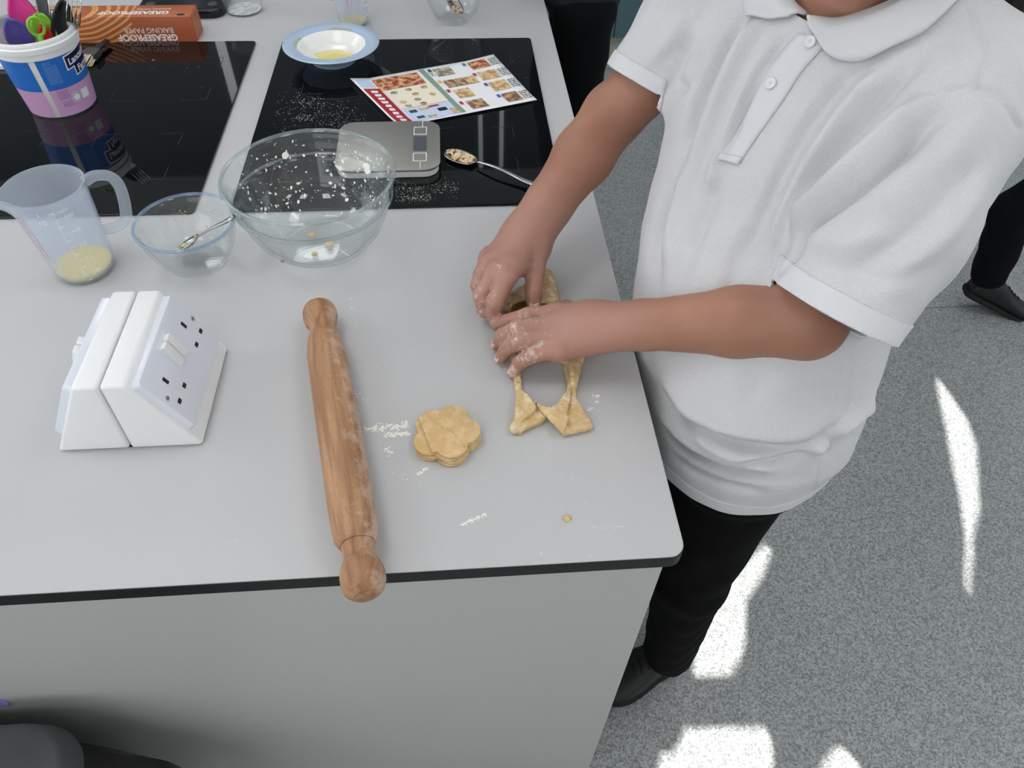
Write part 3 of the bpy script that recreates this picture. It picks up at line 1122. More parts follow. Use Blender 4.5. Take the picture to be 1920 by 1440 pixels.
HEM_CO, HEM_NO = A((.36, .46, .792)), A((.10, -.02, -1.0))
HEM_NO = HEM_NO / np.linalg.norm(HEM_NO)
bisect(HEM_CO, HEM_NO, (.4, .6, .72), .5)
trunk = stack(SH, 2.25)
bisect(LCUF, lcn, LCUF, .15, lambda P: (np.abs((P - LCUF) @ lcn) < .014) & (trunk(P) > .012) & (slL0(P) < .012))
bisect(RCUF, rd, RCUF, .13, lambda P: (np.abs((P - RCUF) @ rd) < .014) & (trunk(P) > .012) & (slR0(P) < .012))
fr = A((-math.cos(math.radians(31)), -math.sin(math.radians(31)), 0))          # chest facing
lf = A((math.sin(math.radians(31)), -math.cos(math.radians(31)), 0))            # towards the person's left
NC_CO, NC_NO = A((.434, .796, 1.283)), A((0, 0, 1)) + fr * .30
NC_NO = NC_NO / np.linalg.norm(NC_NO)
bisect(NC_CO, NC_NO, (.43, .79, 1.34), .13, lambda P: (P[:, :2] - A((.431, .795))) @ A((.48, -.877)) < .074)
ra = bmesh.ops.delete(bm, geom=[v for v in bm.verts if not v.link_faces], context='VERTS')
bm.normal_update()
M['shirt'] = mat('shirt_pique', rgb(204, 204, 206), .85, vary=(rgb(211, 211, 213), 820, .38, .62, 1), bump=(820, .45), sheen=.15)
M['shirt_rib'] = mat('shirt_rib', rgb(213, 214, 217), .85, bump=(1100, .2), sheen=.15)


def bm_part(src, name, mtl, thick, keep=None, lift=0.0, plane=None):
    b2 = src.copy()
    b2.normal_update()
    if keep is not None and plane is not None:
        bmesh.ops.bisect_plane(b2, geom=list(b2.verts) + list(b2.edges) + list(b2.faces), dist=1e-6, plane_co=Vector(plane[0]), plane_no=Vector(plane[1]))
        b2.normal_update()
    if keep is not None:
        bmesh.ops.delete(b2, geom=[f for f in b2.faces if not keep(f.calc_center_median())], context='FACES')
    for v in b2.verts:
        v.co = v.co + v.normal * lift - Vector(PERS)
    me = bpy.data.meshes.new(name)
    b2.to_mesh(me)
    b2.free()
    me.shade_smooth()
    o = link(name, me, mtl, person)
    sd = o.modifiers.new('cloth_thickness', 'SOLIDIFY')
    sd.thickness = thick
    sd.offset = -1
    return o


shirt = bm_part(bm, 'polo_shirt', M['shirt'], .0022)
tag(shirt, 'loose white short-sleeved polo shirt')
pd = lambda co, no: (lambda c: (A(c) - A(co)) @ A(no))
for nm, co, no, wd, cen, rad in (('sleeve_cuff', LCUF, lcn, .022, LCUF, .12), ('sleeve_cuff', RCUF, rd, .019, RCUF, .105), ('shirt_hem', HEM_CO, HEM_NO, .020, A((.4, .6, .78)), .4)):
    f = pd(co, no)
    far = (lambda c: True) if nm == 'shirt_hem' else (lambda c: trunk(A(c)[None])[0] > .008)
    bm_part(bm, nm, M['shirt_rib'], .002, keep=lambda c: f(c) > -wd and (Vector(cen) - c).length < rad and far(c), lift=.0016, plane=(co - no * wd, no))
bm.free()

# the side of the shirt body that shows inside the near sleeve opening
lv, lq = nets([(lambda P: np.maximum(trunk(P) + .0010, np.linalg.norm(P - A((.455, .56, 1.01)), axis=1) - .085), 0)], A((.455, .56, 1.01)) - .11, A((.455, .56, 1.01)) + .11, .005)
link('shirt_side', np_mesh('shirt_side', relax(lv, lq, 1), lq, PERS), M['shirt'], person)

# placket strip, buttons, collar
bv2 = BVHTree.FromPolygons([Vector(v) for v in SV2], SQ.tolist())


def cloth(px, py, off):
    d = ray(px, py).normalized()
    h = bv2.ray_cast(CAM, d)
    return A(h[0]) + A(h[1]) * off


left_e = [(1500, 62), (1462, 105), (1432, 150), (1402, 205), (1375, 255), (1345, 296)]
right_e = [(1558, 76), (1530, 105), (1500, 140), (1468, 190), (1432, 240), (1385, 308)]
mb = MB()
lp, rp = smooth_path([Vector((x, y, 0)) for x, y in left_e], 5), smooth_path([Vector((x, y, 0)) for x, y in right_e], 5)
nu = 7
mb.grid(lambda i, j: tuple(cloth(*(lp[round(j * (len(lp) - 1))].lerp(rp[round(j * (len(lp) - 1))], i))[:2], .0022)), nu, len(lp))
pk = part('placket', mb, M['shirt_rib'], person, smooth=179)
sd = pk.modifiers.new('thickness', 'SOLIDIFY'); sd.thickness = .0022; sd.offset = -1
mb = MB()
box = [(1342, 296), (1350, 284), (1392, 296), (1384, 310)]
mb.grid(lambda i, j: tuple(cloth(1343 + 42 * i + 9 * (1 - j), 298 + 12 * i - 13 * (1 - j), .0036)), 6, 4)
o = part('placket_box_stitch', mb, M['shirt_rib'], person, smooth=179)
o.modifiers.new('thickness', 'SOLIDIFY').thickness = .0012
M['button'] = mat('button', rgb(225, 227, 230), .15)
for px, py in ((1520, 80), (1447, 158)):
    d = ray(px, py).normalized()
    h = bv2.ray_cast(CAM, d)
    n = Vector(h[1])
    p = Vector(h[0]) + n * .0028
    b = MB().lathe([(0, 0), (.0055, 0), (.0062, .0006), (.0062, .0016), (.0055, .0024), (.0040, .0020), (.0030, .0014), (0, .0014)], 24)
    b.moved(Matrix.Translation(p) @ n.to_track_quat('Z', 'Y').to_matrix().to_4x4())
    bo = part('button', b, M['button'], person, smooth=30)
    for a in range(4):
        q = p + n.to_track_quat('Z', 'Y') @ Vector((.0012 * math.cos(a * PI / 2), .0012 * math.sin(a * PI / 2), .0014))
        part('thread_hole', MB().lathe([(0, .0002), (.0004, .0002), (.0004, 0)], 8, tuple(q)), M['dark_grey'], bo)


def CF(u, w, z):
    return NC_CO + lf * u * 1.06 + fr * w * 1.06 + A((0, 0, z))


def collar(top, bot, nu=40):
    T = smooth_path([Vector(CF(*p)) for p in top], 10)
    Bt = smooth_path([Vector(CF(*p)) for p in bot], 10)
    n = len(T)
    mb = MB()

    def fn(i, j):
        k = round(i * (n - 1))
        a, b = T[k], Bt[k]
        c = a.lerp(b, j)
        out = (c - Vector(CF(0, 0, 0)))
        out.z = 0
        c = c + out.normalized() * (.006 * math.sin(PI * min(j * 1.15, 1)) + .004 * j) + Vector((0, 0, .004 * math.sin(PI * j)))
        if j > .2:
            for _ in range(3):
                lo_, no_, _i, _d = bv2.find_nearest(c)
                gap = (c - lo_).dot(no_)
                want = .002 + .004 * j
                if gap < want:
                    c = c + no_ * (want - gap)
        return tuple(c)
    mb.grid(fn, n, 9)
    for _ in range(2):
        vv = [Vector(p) for p in mb.v]
        for jj_ in range(1, 9):
            for ii_ in range(1, n - 1):
                k_ = jj_ * n + ii_
                mb.v[k_] = tuple(vv[k_] * .4 + (vv[k_ - 1] + vv[k_ + 1]) * .3)
    o = part('collar', mb, M['shirt_rib'], person, smooth=179)
    s = o.modifiers.new('thickness', 'SOLIDIFY'); s.thickness = .0030; s.offset = 1
    return o


top = [(.003, .072, -.027), (.030, .064, -.020), (.054, .036, -.002), (.062, -.002, .014), (.046, -.040, .028), (0, -.058, .034), (-.046, -.040, .028), (-.062, -.002, .014), (-.054, .036, -.002), (-.030, .064, -.020), (-.003, .072, -.027)]
bot = [(.010, .077, -.032), (.052, .086, -.046), (.088, .054, -.034), (.098, .004, -.014), (.075, -.055, -.004), (0, -.084, .002), (-.075, -.055, -.004), (-.098, .004, -.014), (-.088, .054, -.034), (-.052, .086, -.046), (-.010, .077, -.032)]
collar(top, bot)

# ------------------------------------------------------------------ trousers and shoes
M['trouser'] = mat('trouser_cloth', rgb(9, 9, 10), .9, vary=(rgb(6, 6, 7), 30, .4, .6), bump=(500, .25), spec=.15)
sole_z = .022
LF_T, LF_H = A(J(1150, 1322, .0)), A(J(1285, 1240, .0))
lang = (LF_T - LF_H); lang[2] = 0
ankL = A((.386, .548, .10))
ankR = A((.40, .76, .10))
hipL, hipR = A((.352, .545, .80)), A((.352, .69, .80))
kneeL, kneeR = A((.360, .540, .45)), A((.36, .73, .45))
legs = [(stack([(.79, .355, .61, 8, .135, .092), (.93, .365, .64, 12, .135, .10)]), 0),
        (cone(hipL, kneeL, .086, .060), .05), (cone(kneeL, ankL + [0, 0, .008], .060, .050), .02), (cone(hipR, kneeR, .086, .060), .02), (cone(kneeR, ankR + [0, 0, .008], .060, .050), .02)]


def wr(P):
    return .0014 * np.sin(P[:, 2] * 75 + 5 * np.sin(P[:, 0] * 40) + 4 * np.sin(P[:, 1] * 33)) * np.exp(-((P[:, 2] - .2) / .22) ** 2) + .0012 * np.sin(P[:, 2] * 40 - P[:, 0] * 50 + P[:, 1] * 30) * np.exp(-((P[:, 2] - .55) / .2) ** 2)


tv, tq = nets(legs, (.22, .38, .03), (.62, .92, .95), .005, noise=wr)
tr_ = link('trousers', np_mesh('trousers', relax(tv, tq, 3), tq, PERS), M['trouser'], person)
tag(tr_, 'plain black trousers')
M['shoe'] = mat('shoe_leather', rgb(24, 25, 27), .5, bump=(300, .2))
M['sole'] = mat('shoe_sole', rgb(18, 19, 20), .8)
M['lace'] = mat('shoe_lace', rgb(18, 18, 20), .8)


def shoe(heel, toe, parent, L=None):
    """heel and toe on the floor"""
    heel, toe = Vector(heel), Vector(toe)
    d = toe - heel
    L = L or d.length
    ax = d.normalized()
    sd = Vector((-ax.y, ax.x, 0))
    W = [(0, .026), (.06, .033), (.2, .036), (.42, .036), (.62, .044), (.78, .046), (.90, .038), (.97, .024), (1, .008)]
    Hh = [(0, .060), (.05, .082), (.15, .090), (.32, .084), (.48, .066), (.65, .052), (.8, .045), (.92, .038), (1, .022)]
    f = lambda tb, t: float(np.interp(t, [a for a, _ in tb], [b for _, b in tb]))

    def loft(zlo, fz, grow):
        mb = MB()
        n, m_ = 28, 20

        def fn(i, j):
            t = (1 - math.cos(PI * j)) / 2
            a = 2 * PI * i
            w, h = f(W, t) + grow, fz(t)
            x = math.cos(a)
            z = math.sin(a)
            xx = math.copysign(abs(x) ** .7, x) * w * (1 - .25 * max(z, 0))
            zz = zlo + (h - zlo) * (math.copysign(abs(z) ** .75, z) + 1) / 2
            p = heel + ax * (t * L) + sd * xx
            return (p.x, p.y, heel.z + zz)
        mb.grid(fn, m_, n, wrap_u=True)
        mb.f.append(tuple(range(m_)))
        mb.f.append(tuple((n - 1) * m_ + k for k in range(m_ - 1, -1, -1)))
        return mb
    up = part('shoe_upper', loft(.012, lambda t: f(Hh, t), 0), M['shoe'], parent, smooth=179)
    part('shoe_sole', loft(.0, lambda t: .020 + .008 * max(0, 1 - t * 3), .003), M['sole'], up, smooth=60)
    for k in range(4):
        t = .42 + .07 * k
        c = heel + ax * (t * L) + Vector((0, 0, f(Hh, t) - .001))
        pts = [c + sd * (x * .026) + Vector((0, 0, .003 - abs(x) ** 2 * .014)) + ax * (x * .006) for x in (-1, -.5, 0, .5, 1)]
        part('lace', MB().tube(smooth_path(pts, 3), .002, 6), M['lace'], up, smooth=179)


hl_ = Vector(J(1290, 1243, 0))
shoe((hl_.x - .004, hl_.y + .03, 0), (.245, .505, 0), person)
shoe((.46, .80, 0), (.215, .745, 0), person)
# ================================================================== things on the worktop


def rnd(a, b):
    return random.uniform(a, b)


# ------------------------------------------------------------------ rolling pin
mw = bpy.data.materials.new('beech_wood')
mw.use_nodes = True
nt = mw.node_tree
bs = nt.nodes['Principled BSDF']
tc = nt.nodes.new('ShaderNodeTexCoord')
mp = nt.nodes.new('ShaderNodeMapping'); mp.inputs['Scale'].default_value = (2.2, 30, 30)
nt.links.new(tc.outputs['Object'], mp.inputs['Vector'])
n1 = nt.nodes.new('ShaderNodeTexNoise'); n1.inputs['Scale'].default_value = 3.0; n1.inputs['Detail'].default_value = 5; n1.inputs['Distortion'].default_value = .6
nt.links.new(mp.outputs[0], n1.inputs['Vector'])
r1 = nt.nodes.new('ShaderNodeValToRGB')
for p, c in ((.30, rgb(136, 95, 65)), (.55, rgb(176, 133, 98)), (.75, rgb(194, 154, 118))):
    e = r1.color_ramp.elements.new(p); e.color = c
r1.color_ramp.elements.remove(r1.color_ramp.elements[0]); r1.color_ramp.elements.remove(r1.color_ramp.elements[-1])
nt.links.new(n1.outputs['Fac'], r1.inputs['Fac'])
mp2 = nt.nodes.new('ShaderNodeMapping'); mp2.inputs['Scale'].default_value = (90, 480, 480)
nt.links.new(tc.outputs['Object'], mp2.inputs['Vector'])
n2 = nt.nodes.new('ShaderNodeTexNoise'); n2.inputs['Scale'].default_value = 1.6; n2.inputs['Detail'].default_value = 2
nt.links.new(mp2.outputs[0], n2.inputs['Vector'])
r2 = nt.nodes.new('ShaderNodeValToRGB'); r2.color_ramp.elements[0].position = .60; r2.color_ramp.elements[1].position = .72
nt.links.new(n2.outputs['Fac'], r2.inputs['Fac'])
mx = nt.nodes.new('ShaderNodeMix'); mx.data_type = 'RGBA'; mx.inputs['B'].default_value = rgb(122, 80, 58)
ml = nt.nodes.new('ShaderNodeMath'); ml.operation = 'MULTIPLY'; ml.inputs[1].default_value = .55
nt.links.new(r2.outputs['Color'], ml.inputs[0]); nt.links.new(ml.outputs[0], mx.inputs['Factor']); nt.links.new(r1.outputs['Color'], mx.inputs['A'])
# flour along one flank (local -y)
n3 = nt.nodes.new('ShaderNodeTexNoise'); n3.inputs['Scale'].default_value = 55; n3.inputs['Detail'].default_value = 8; n3.inputs['Roughness'].default_value = .7
nt.links.new(tc.outputs['Object'], n3.inputs['Vector'])
sx = nt.nodes.new('ShaderNodeSeparateXYZ'); nt.links.new(tc.outputs['Object'], sx.inputs[0])
ma = nt.nodes.new('ShaderNodeMath'); ma.operation = 'MULTIPLY_ADD'; ma.inputs[1].default_value = 11.0; ma.inputs[2].default_value = -.60
nt.links.new(sx.outputs['Y'], ma.inputs[0])
ad = nt.nodes.new('ShaderNodeMath'); ad.operation = 'ADD'; nt.links.new(ma.outputs[0], ad.inputs[0]); nt.links.new(n3.outputs['Fac'], ad.inputs[1])
mu = nt.nodes.new('ShaderNodeMath'); mu.operation = 'MULTIPLY'; mu.use_clamp = True; mu.inputs[1].default_value = 5; nt.links.new(ad.outputs[0], mu.inputs[0])
mu3 = nt.nodes.new('ShaderNodeMath'); mu3.operation = 'MULTIPLY'; mu3.inputs[1].default_value = .45; nt.links.new(mu.outputs[0], mu3.inputs[0])
mf = nt.nodes.new('ShaderNodeMix'); mf.data_type = 'RGBA'; mf.inputs['B'].default_value = rgb(226, 205, 188)
nt.links.new(mu3.outputs[0], mf.inputs['Factor']); nt.links.new(mx.outputs['Result'], mf.inputs['A'])
nt.links.new(mf.outputs['Result'], bs.inputs['Base Color'])
bs.inputs['Roughness'].default_value = .55
bp = nt.nodes.new('ShaderNodeBump'); bp.inputs['Strength'].default_value = .25; bp.inputs['Distance'].default_value = .0006
nt.links.new(r2.outputs['Color'], bp.inputs['Height']); bp.invert = True
nt.links.new(bp.outputs['Normal'], bs.inputs['Normal'])
M['wood'] = mw

PR = .0235
pa, pb = J(602, 602, WT + PR), J(680, 1081, WT + PR)
Lp = (pb - pa).length
nA, nB = (J(612, 632, WT + PR) - pa).length, (J(669, 1018, WT + PR) - pa).length
ax = (pb - pa).normalized()
pin = thing('rolling_pin', 'beech wooden rolling pin with turned handles overhanging the worktop edge', 'rolling pin', tuple(pa + Vector((0, 0, -PR))))
pin_rot = Matrix((ax, Vector((0, 0, 1)).cross(ax), Vector((0, 0, 1)))).transposed()


def pin_part(name, prof, parent):
    """prof (along, r) turned round the pin's own x axis"""
    mb = MB().lathe([(r_, x) for x, r_ in prof], 56)
    mb.moved(Matrix(((0, 0, 1, 0), (1, 0, 0, 0), (0, 1, 0, 0), (0, 0, 0, 1))))
    o = link(name, mb.mesh(name, smooth=40), M['wood'], parent)
    o.location = (0, 0, PR)
    o.rotation_euler = pin_rot.to_euler()
    return o


pin_part('barrel', [(nA - .004, 0), (nA - .004, .0165), (nA + .001, .0190), (nA + .012, .0212), (nA + .03, .0228), (nA + .09, PR), (nB - .06, PR), (nB - .016, .0228), (nB - .006, .0218), (nB, .0190), (nB + .002, .0170), (nB + .002, 0)], pin)


def handle(x0, x1, flip):
    L = x1 - x0
    p = [(0, 0), (0, .0160), (.004, .0158), (.010, .0148), (.016, .0158), (.024, .0195), (.033, .0215), (.042, .0212), (.049, .0190), (.053, .0150), (.0545, .0120), (.0550, .0118), (.0550, 0)]
    if flip:
        return [(x0 + a, r_) for a, r_ in p]
    return [(x1 - a, r_) for a, r_ in p][::-1]


pin_part('handle', handle(0, nA - .0042, False), pin)
pin_part('handle', handle(nB + .0022, 0, True), pin)

# ------------------------------------------------------------------ twin socket box
sk = thing('socket_box', 'white angled worktop box with a double switched power socket', 'socket', (-.372, .587, WT))
y0, y1 = .511, .664
z0, zt = WT + .0008, WT + .101


def wedge(b0, b1, t0, t1):
    return MB().hull([(b0, y0, z0), (b1, y0, z0), (b1, y1, z0), (b0, y1, z0)], [(t0, y0 + .002, zt), (t1, y0 + .002, zt), (t1, y1 - .002, zt), (t0, y1 - .002, zt)])


part('housing', wedge(-.4505, -.3735, -.3965, -.3715), M['white_plastic'], sk, bevel=.004, seg=3, smooth=50)
part('housing', wedge(-.3720, -.294, -.3695, -.3445), M['white_plastic'], sk, bevel=.004, seg=3, smooth=50)
part('base_gasket', MB().box(-.447, -.297, y0 + .003, y1 - .003, WT, z0), M['black'], sk, smooth=0)


def face_frame(xb, xt, sgn):
    o = Vector((xb, y0, z0))
    up = Vector((xt - xb, 0, zt - z0))
    L = up.length
    up.normalize()
    along = Vector((0, 1, 0))
    nrm = along.cross(up) if sgn > 0 else up.cross(along)
    return Matrix(((along.x, up.x, nrm.x, o.x), (along.y, up.y, nrm.y, o.y), (along.z, up.z, nrm.z, o.z), (0, 0, 0, 1))), L


for xb, xt, sgn in ((-.294, -.3445, 1), (-.4505, -.3965, -1)):
    FM, L = face_frame(xb, xt, sgn)
    W_ = y1 - y0
    pl = MB()
    b0, b1, c0, c1 = .005, W_ - .003, .020, L - .006
    pl.hull([(x, y, -.004) for x, y in rrect(b0, b1, c0, c1, .005)], [(x, y, .0085) for x, y in rrect(b0 + .003, b1 - .003, c0 + .003, c1 - .003, .005)])
    po = part('socket_plate', pl.moved(FM), M['socket_plate'], sk, bevel=.0008, smooth=30)
    my = (c0 + c1) / 2
    top = .0086
    mx_ = (b0 + b1) / 2
    rc = MB().prism(rrect(mx_ - .0145, mx_ + .0145, my - .004, my + .034, .003), .0084, .0092)
    part('switch_surround', rc.moved(FM), M['socket_plate'], po, bevel=.0005, smooth=30)
    for k in (-1, 1):
        cxx = mx_ + k * .0066
        r_ = MB().hull([(x, y, .006) for x, y in rrect(cxx - .0058, cxx + .0058, my - .001, my + .031, .002)], [(x, y, .0112 + .0035 * (y - my) / .028) for x, y in rrect(cxx - .0053, cxx + .0053, my - .0005, my + .0305, .002)])
        part('rocker_switch', r_.moved(FM), M['white_plastic'], po, bevel=.0006, smooth=30)
    for k in (-1, 1):
        cxx = mx_ + k * .043
        holes = [(cxx - .0022, cxx + .0022, my + .008, my + .0165, 1), (cxx - .0145, cxx - .0080, my - .0135, my - .0090, 1), (cxx + .0080, cxx + .0145, my - .0135, my - .0090, 1)]
        for hx0, hx1, hy0, hy1, _ in holes:
            part('pin_slot', MB().box(hx0, hx1, hy0, hy1, .0080, top + .0003).moved(FM), M['black'], po, smooth=0)
    for sxx in (b0 + .011, b1 - .011):
        s_ = MB().lathe([(0, .0094), (.0022, .0094), (.0030, .0088), (.0030, .0080)], 16, (sxx, my + .004, 0))
        so = part('screw', s_.moved(FM), M['steel_brushed'], po, smooth=30)
        part('screw_slot', MB().box(sxx - .0022, sxx + .0022, my + .0037, my + .0043, .0093, .0096).moved(FM), M['black'], so, smooth=0)

# ------------------------------------------------------------------ glass bowls
M['glass_lip'] = thin('glass_lip', (.93, .97, .97, 1), rgb(214, 228, 230), .01, .16)


def glass_bowl(name, label, c, prof_out, thick, cat='bowl', n=72, mtl='glass', rim=None):
    """prof_out (r, z) from the foot up; the inside is offset by thick"""
    o = thing(name, label, cat, c)
    inner = []
    m_ = len(prof_out)
    for k, (r_, z_) in enumerate(prof_out):
        a, b = prof_out[max(k - 1, 0)], prof_out[min(k + 1, m_ - 1)]
        tx, tz = b[0] - a[0], b[1] - a[1]
        l = math.hypot(tx, tz) or 1
        inner.append((max(r_ - tz / l * thick, 0), z_ + tx / l * thick))
    inner[0] = (0, inner[0][1])
    rim_pt = [((prof_out[-1][0] + inner[-1][0]) / 2, max(prof_out[-1][1], inner[-1][1]) + thick * .35)]
    prof = prof_out + rim_pt + inner[::-1]
    bo = part('bowl', MB().lathe(prof, n, c), M[mtl], o, smooth=50)
    return o, inner


big_c = (-.198, .874, WT + .0006)
bo, big_in = glass_bowl('mixing_bowl', 'large clear glass mixing bowl with dried flour smears', big_c,
                        [(0, .003), (.040, .002), (.058, 0), (.062, .003), (.074, .012), (.088, .030), (.097, .050), (.103, .070), (.1055, .078), (.1085, .080), (.1120, .100), (.1150, .112)], .0042)
sm_c = (-.366, .838, WT + .0006)
so_, sm_in = glass_bowl('glass_basin', 'small clear glass bowl holding a dirty spoon', sm_c,
                        [(0, .002), (.026, .002), (.036, 0), (.041, .004), (.050, .018), (.058, .036), (.0625, .052), (.0655, .066)], .0035)
M['glass_rim'] = thin('glass_rim', (.86, .93, 1, 1), rgb(176, 206, 240), .02, .22)
part('rim_band', MB().lathe([(.0652 + .0020 * math.cos(a * PI / 4), .0672 + .0022 * math.sin(a * PI / 4)) for a in range(8)], 64, sm_c, closed=True), M['glass_rim'], so_, smooth=179)


def smear(c, inner, n, size, zr, ang=None, off=.0006):
    """flakes of flour sticking to the inside of a bowl of revolution"""
    zs = [z_ for _, z_ in inner]
    rs = [r_ for r_, _ in inner]
    mb = MB()
    for _ in range(n):
        z_ = rnd(*zr)
        a = rnd(*ang) if ang else rnd(0, 2 * PI)
        s = size * random.choice((.3, .4, .5, .7, 1.0, 1.4))
        k = random.randint(5, 8)
        pts = []
        asp = rnd(.4, 1)
        ro = rnd(0, PI)
        for i in range(k):
            t = 2 * PI * i / k
            q = s * rnd(.5, 1)
            du, dz = q * math.cos(t) * asp, q * math.sin(t)
            du, dz = du * math.cos(ro) - dz * math.sin(ro), du * math.sin(ro) + dz * math.cos(ro)
            zz = min(max(z_ + dz, zs[1] + .0004), zs[-1])
            rr = float(np.interp(zz, zs, rs)) - off
            aa = a + du / max(rr, .01)
            pts.append((c[0] + rr * math.cos(aa), c[1] + rr * math.sin(aa), c[2] + zz))
        mb.add(pts, [tuple(range(k))])
    return mb


fo = part('flour_smear', smear(big_c, big_in, 190, .0026, (.02, .105), (PI * .05, PI * .98)), M['flour'], bo, smooth=0)
fo['kind'] = 'stuff'
fo = part('flour_smear', smear(big_c, big_in, 16, .0060, (.03, .09), (PI * .15, PI * .9)), M['flour'], bo, smooth=0)
fo['kind'] = 'stuff'
part('rolled_rim', MB().lathe([(.1138 + .0026 * math.cos(a * PI / 5), .1125 + .0026 * math.sin(a * PI / 5)) for a in range(10)], 80, big_c, closed=True), M['glass_lip'], bo, smooth=179)
part('ridge', MB().lathe([(.1075 + .0020 * math.cos(a * PI / 4), .0795 + .0016 * math.sin(a * PI / 4)) for a in range(8)], 80, big_c, closed=True), M['glass_lip'], bo, smooth=179)
fo = part('flour_smear', smear(big_c, big_in, 220, .0014, (.006, .10)), M['flour'], bo, smooth=0)
fo['kind'] = 'stuff'
M['dough'] = mat('dough', rgb(208, 174, 122), .75, vary=(rgb(222, 194, 148), 90, .45, .70, 6), bump=(220, .6))
M['floury_dough'] = mat('floury_dough', rgb(212, 182, 132), .85, vary=(rgb(238, 222, 190), 75, .48, .70, 8), bump=(260, .7))
for dx, dy, s in ((.012, -.018, .007), (-.016, .004, .006), (-.006, -.040, .005)):
    cr = MB().lathe([(0, 0), (s, .001), (s * .8, .003), (0, .004)], 7, (big_c[0] + dx, big_c[1] + dy, big_c[2] + .0085))
    part('dough_crumb', cr, M['floury_dough'], bo, smooth=0)
fo = part('crumb_smear', smear(sm_c, sm_in, 55, .0022, (.015, .05), (PI * .02, PI * .7)), M['floury_dough'], so_, smooth=0)
fo['kind'] = 'stuff'


# ------------------------------------------------------------------ spoons
def spoon(label, tip, end, bowl_l, bowl_w, z_tip, z_end, mtl, residue=None, depth=.006, lift=.012, group=None):
    tip, end = Vector((tip[0], tip[1], z_tip)), Vector((end[0], end[1], z_end))
    ax = (end - tip).normalized()
    L = (end - tip).length
    sd = Vector((0, 0, 1)).cross(ax).normalized()
    up = ax.cross(sd)
    o = thing('spoon', label, 'spoon', tuple(tip), group)

    def fn(i, j):
        t = j
        w = bowl_w / 2 * math.sqrt(max(0, 1 - (2 * t - 1) ** 2)) * (1.12 - .3 * t) + .0025 * (t > .5) * min(1, (t - .5) * 2)
        x = (i - .5) * 2
        h = -depth * (1 - x * x) * math.sin(PI * min(1, max(0, t))) ** .8 + lift * max(0, t - .85) * 2
        p = tip + ax * (t * bowl_l) + sd * (x * w) + up * (h + depth)
        return tuple(p)
    b = part('spoon_bowl', MB().grid(fn, 11, 15), M[mtl], o, smooth=179)
    s = b.modifiers.new('thickness', 'SOLIDIFY'); s.thickness = .0014; s.offset = 1
    pts, rad = [], []
    for k in range(14):
        t = k / 13
        p = tip + ax * (bowl_l * .97 + t * (L - bowl_l * .97)) + up * (depth + lift * .28 + lift * math.sin(PI * min(t * 1.3, 1)) * .6)
        pts.append(p)
        rad.append(.0026 + .0042 * t ** 1.5)
    part('spoon_handle', MB().tube(pts, rad, 10, flat=.42, up=up), M[mtl], o, smooth=179)
    if residue:
        mb = MB()
        for _ in range(residue[1]):
            t, x = rnd(.12, .85), rnd(-.7, .7)
            q = Vector(fn((x + 1) / 2, t)) + up * .0012
            mb.lathe([(0, 0), (rnd(.0015, .0045), .0008), (rnd(.001, .002), .003), (0, .0034)], 6, tuple(q))
        r_ = part('residue', mb, M[residue[0]], o, smooth=0)
        r_['kind'] = 'stuff'
    return o


hz_ = WT + .0052
p1, p2 = J(836, 288, hz_), J(1006, 356, hz_)
spoon('steel tablespoon with dough stuck in its bowl lying on the hob', p1, p2, .062, .036, hz_, hz_ + .001, 'steel', ('floury_dough', 60), lift=.006)
sdv = (Vector(J(470, 412, WT + .09)) - Vector(sm_c)); sdv.z = 0; sdv.normalize()
stip = Vector(sm_c) + sdv * -.026
srim = Vector(sm_c) + sdv * .0655
send = stip + (srim - stip) * 1.16
spoon('steel spoon standing in the small clear glass bowl', stip[:2], send[:2], .048, .034, WT + .0105, WT + .0105 + (.0625 * 1.16), 'steel', ('floury_dough', 12), lift=.002)

# ------------------------------------------------------------------ measuring jug
M['jug'] = thin('frosted_plastic', (.97, .98, 1, 1), rgb(226, 234, 246), .25, .30, 1.3)
M['jug_mark'] = mat('jug_mark', rgb(246, 248, 250), .5)
M['egg'] = mat('beaten_egg', rgb(244, 218, 92), .1)
M['egg_white'] = mat('egg_wash', rgb(236, 218, 140), .15)


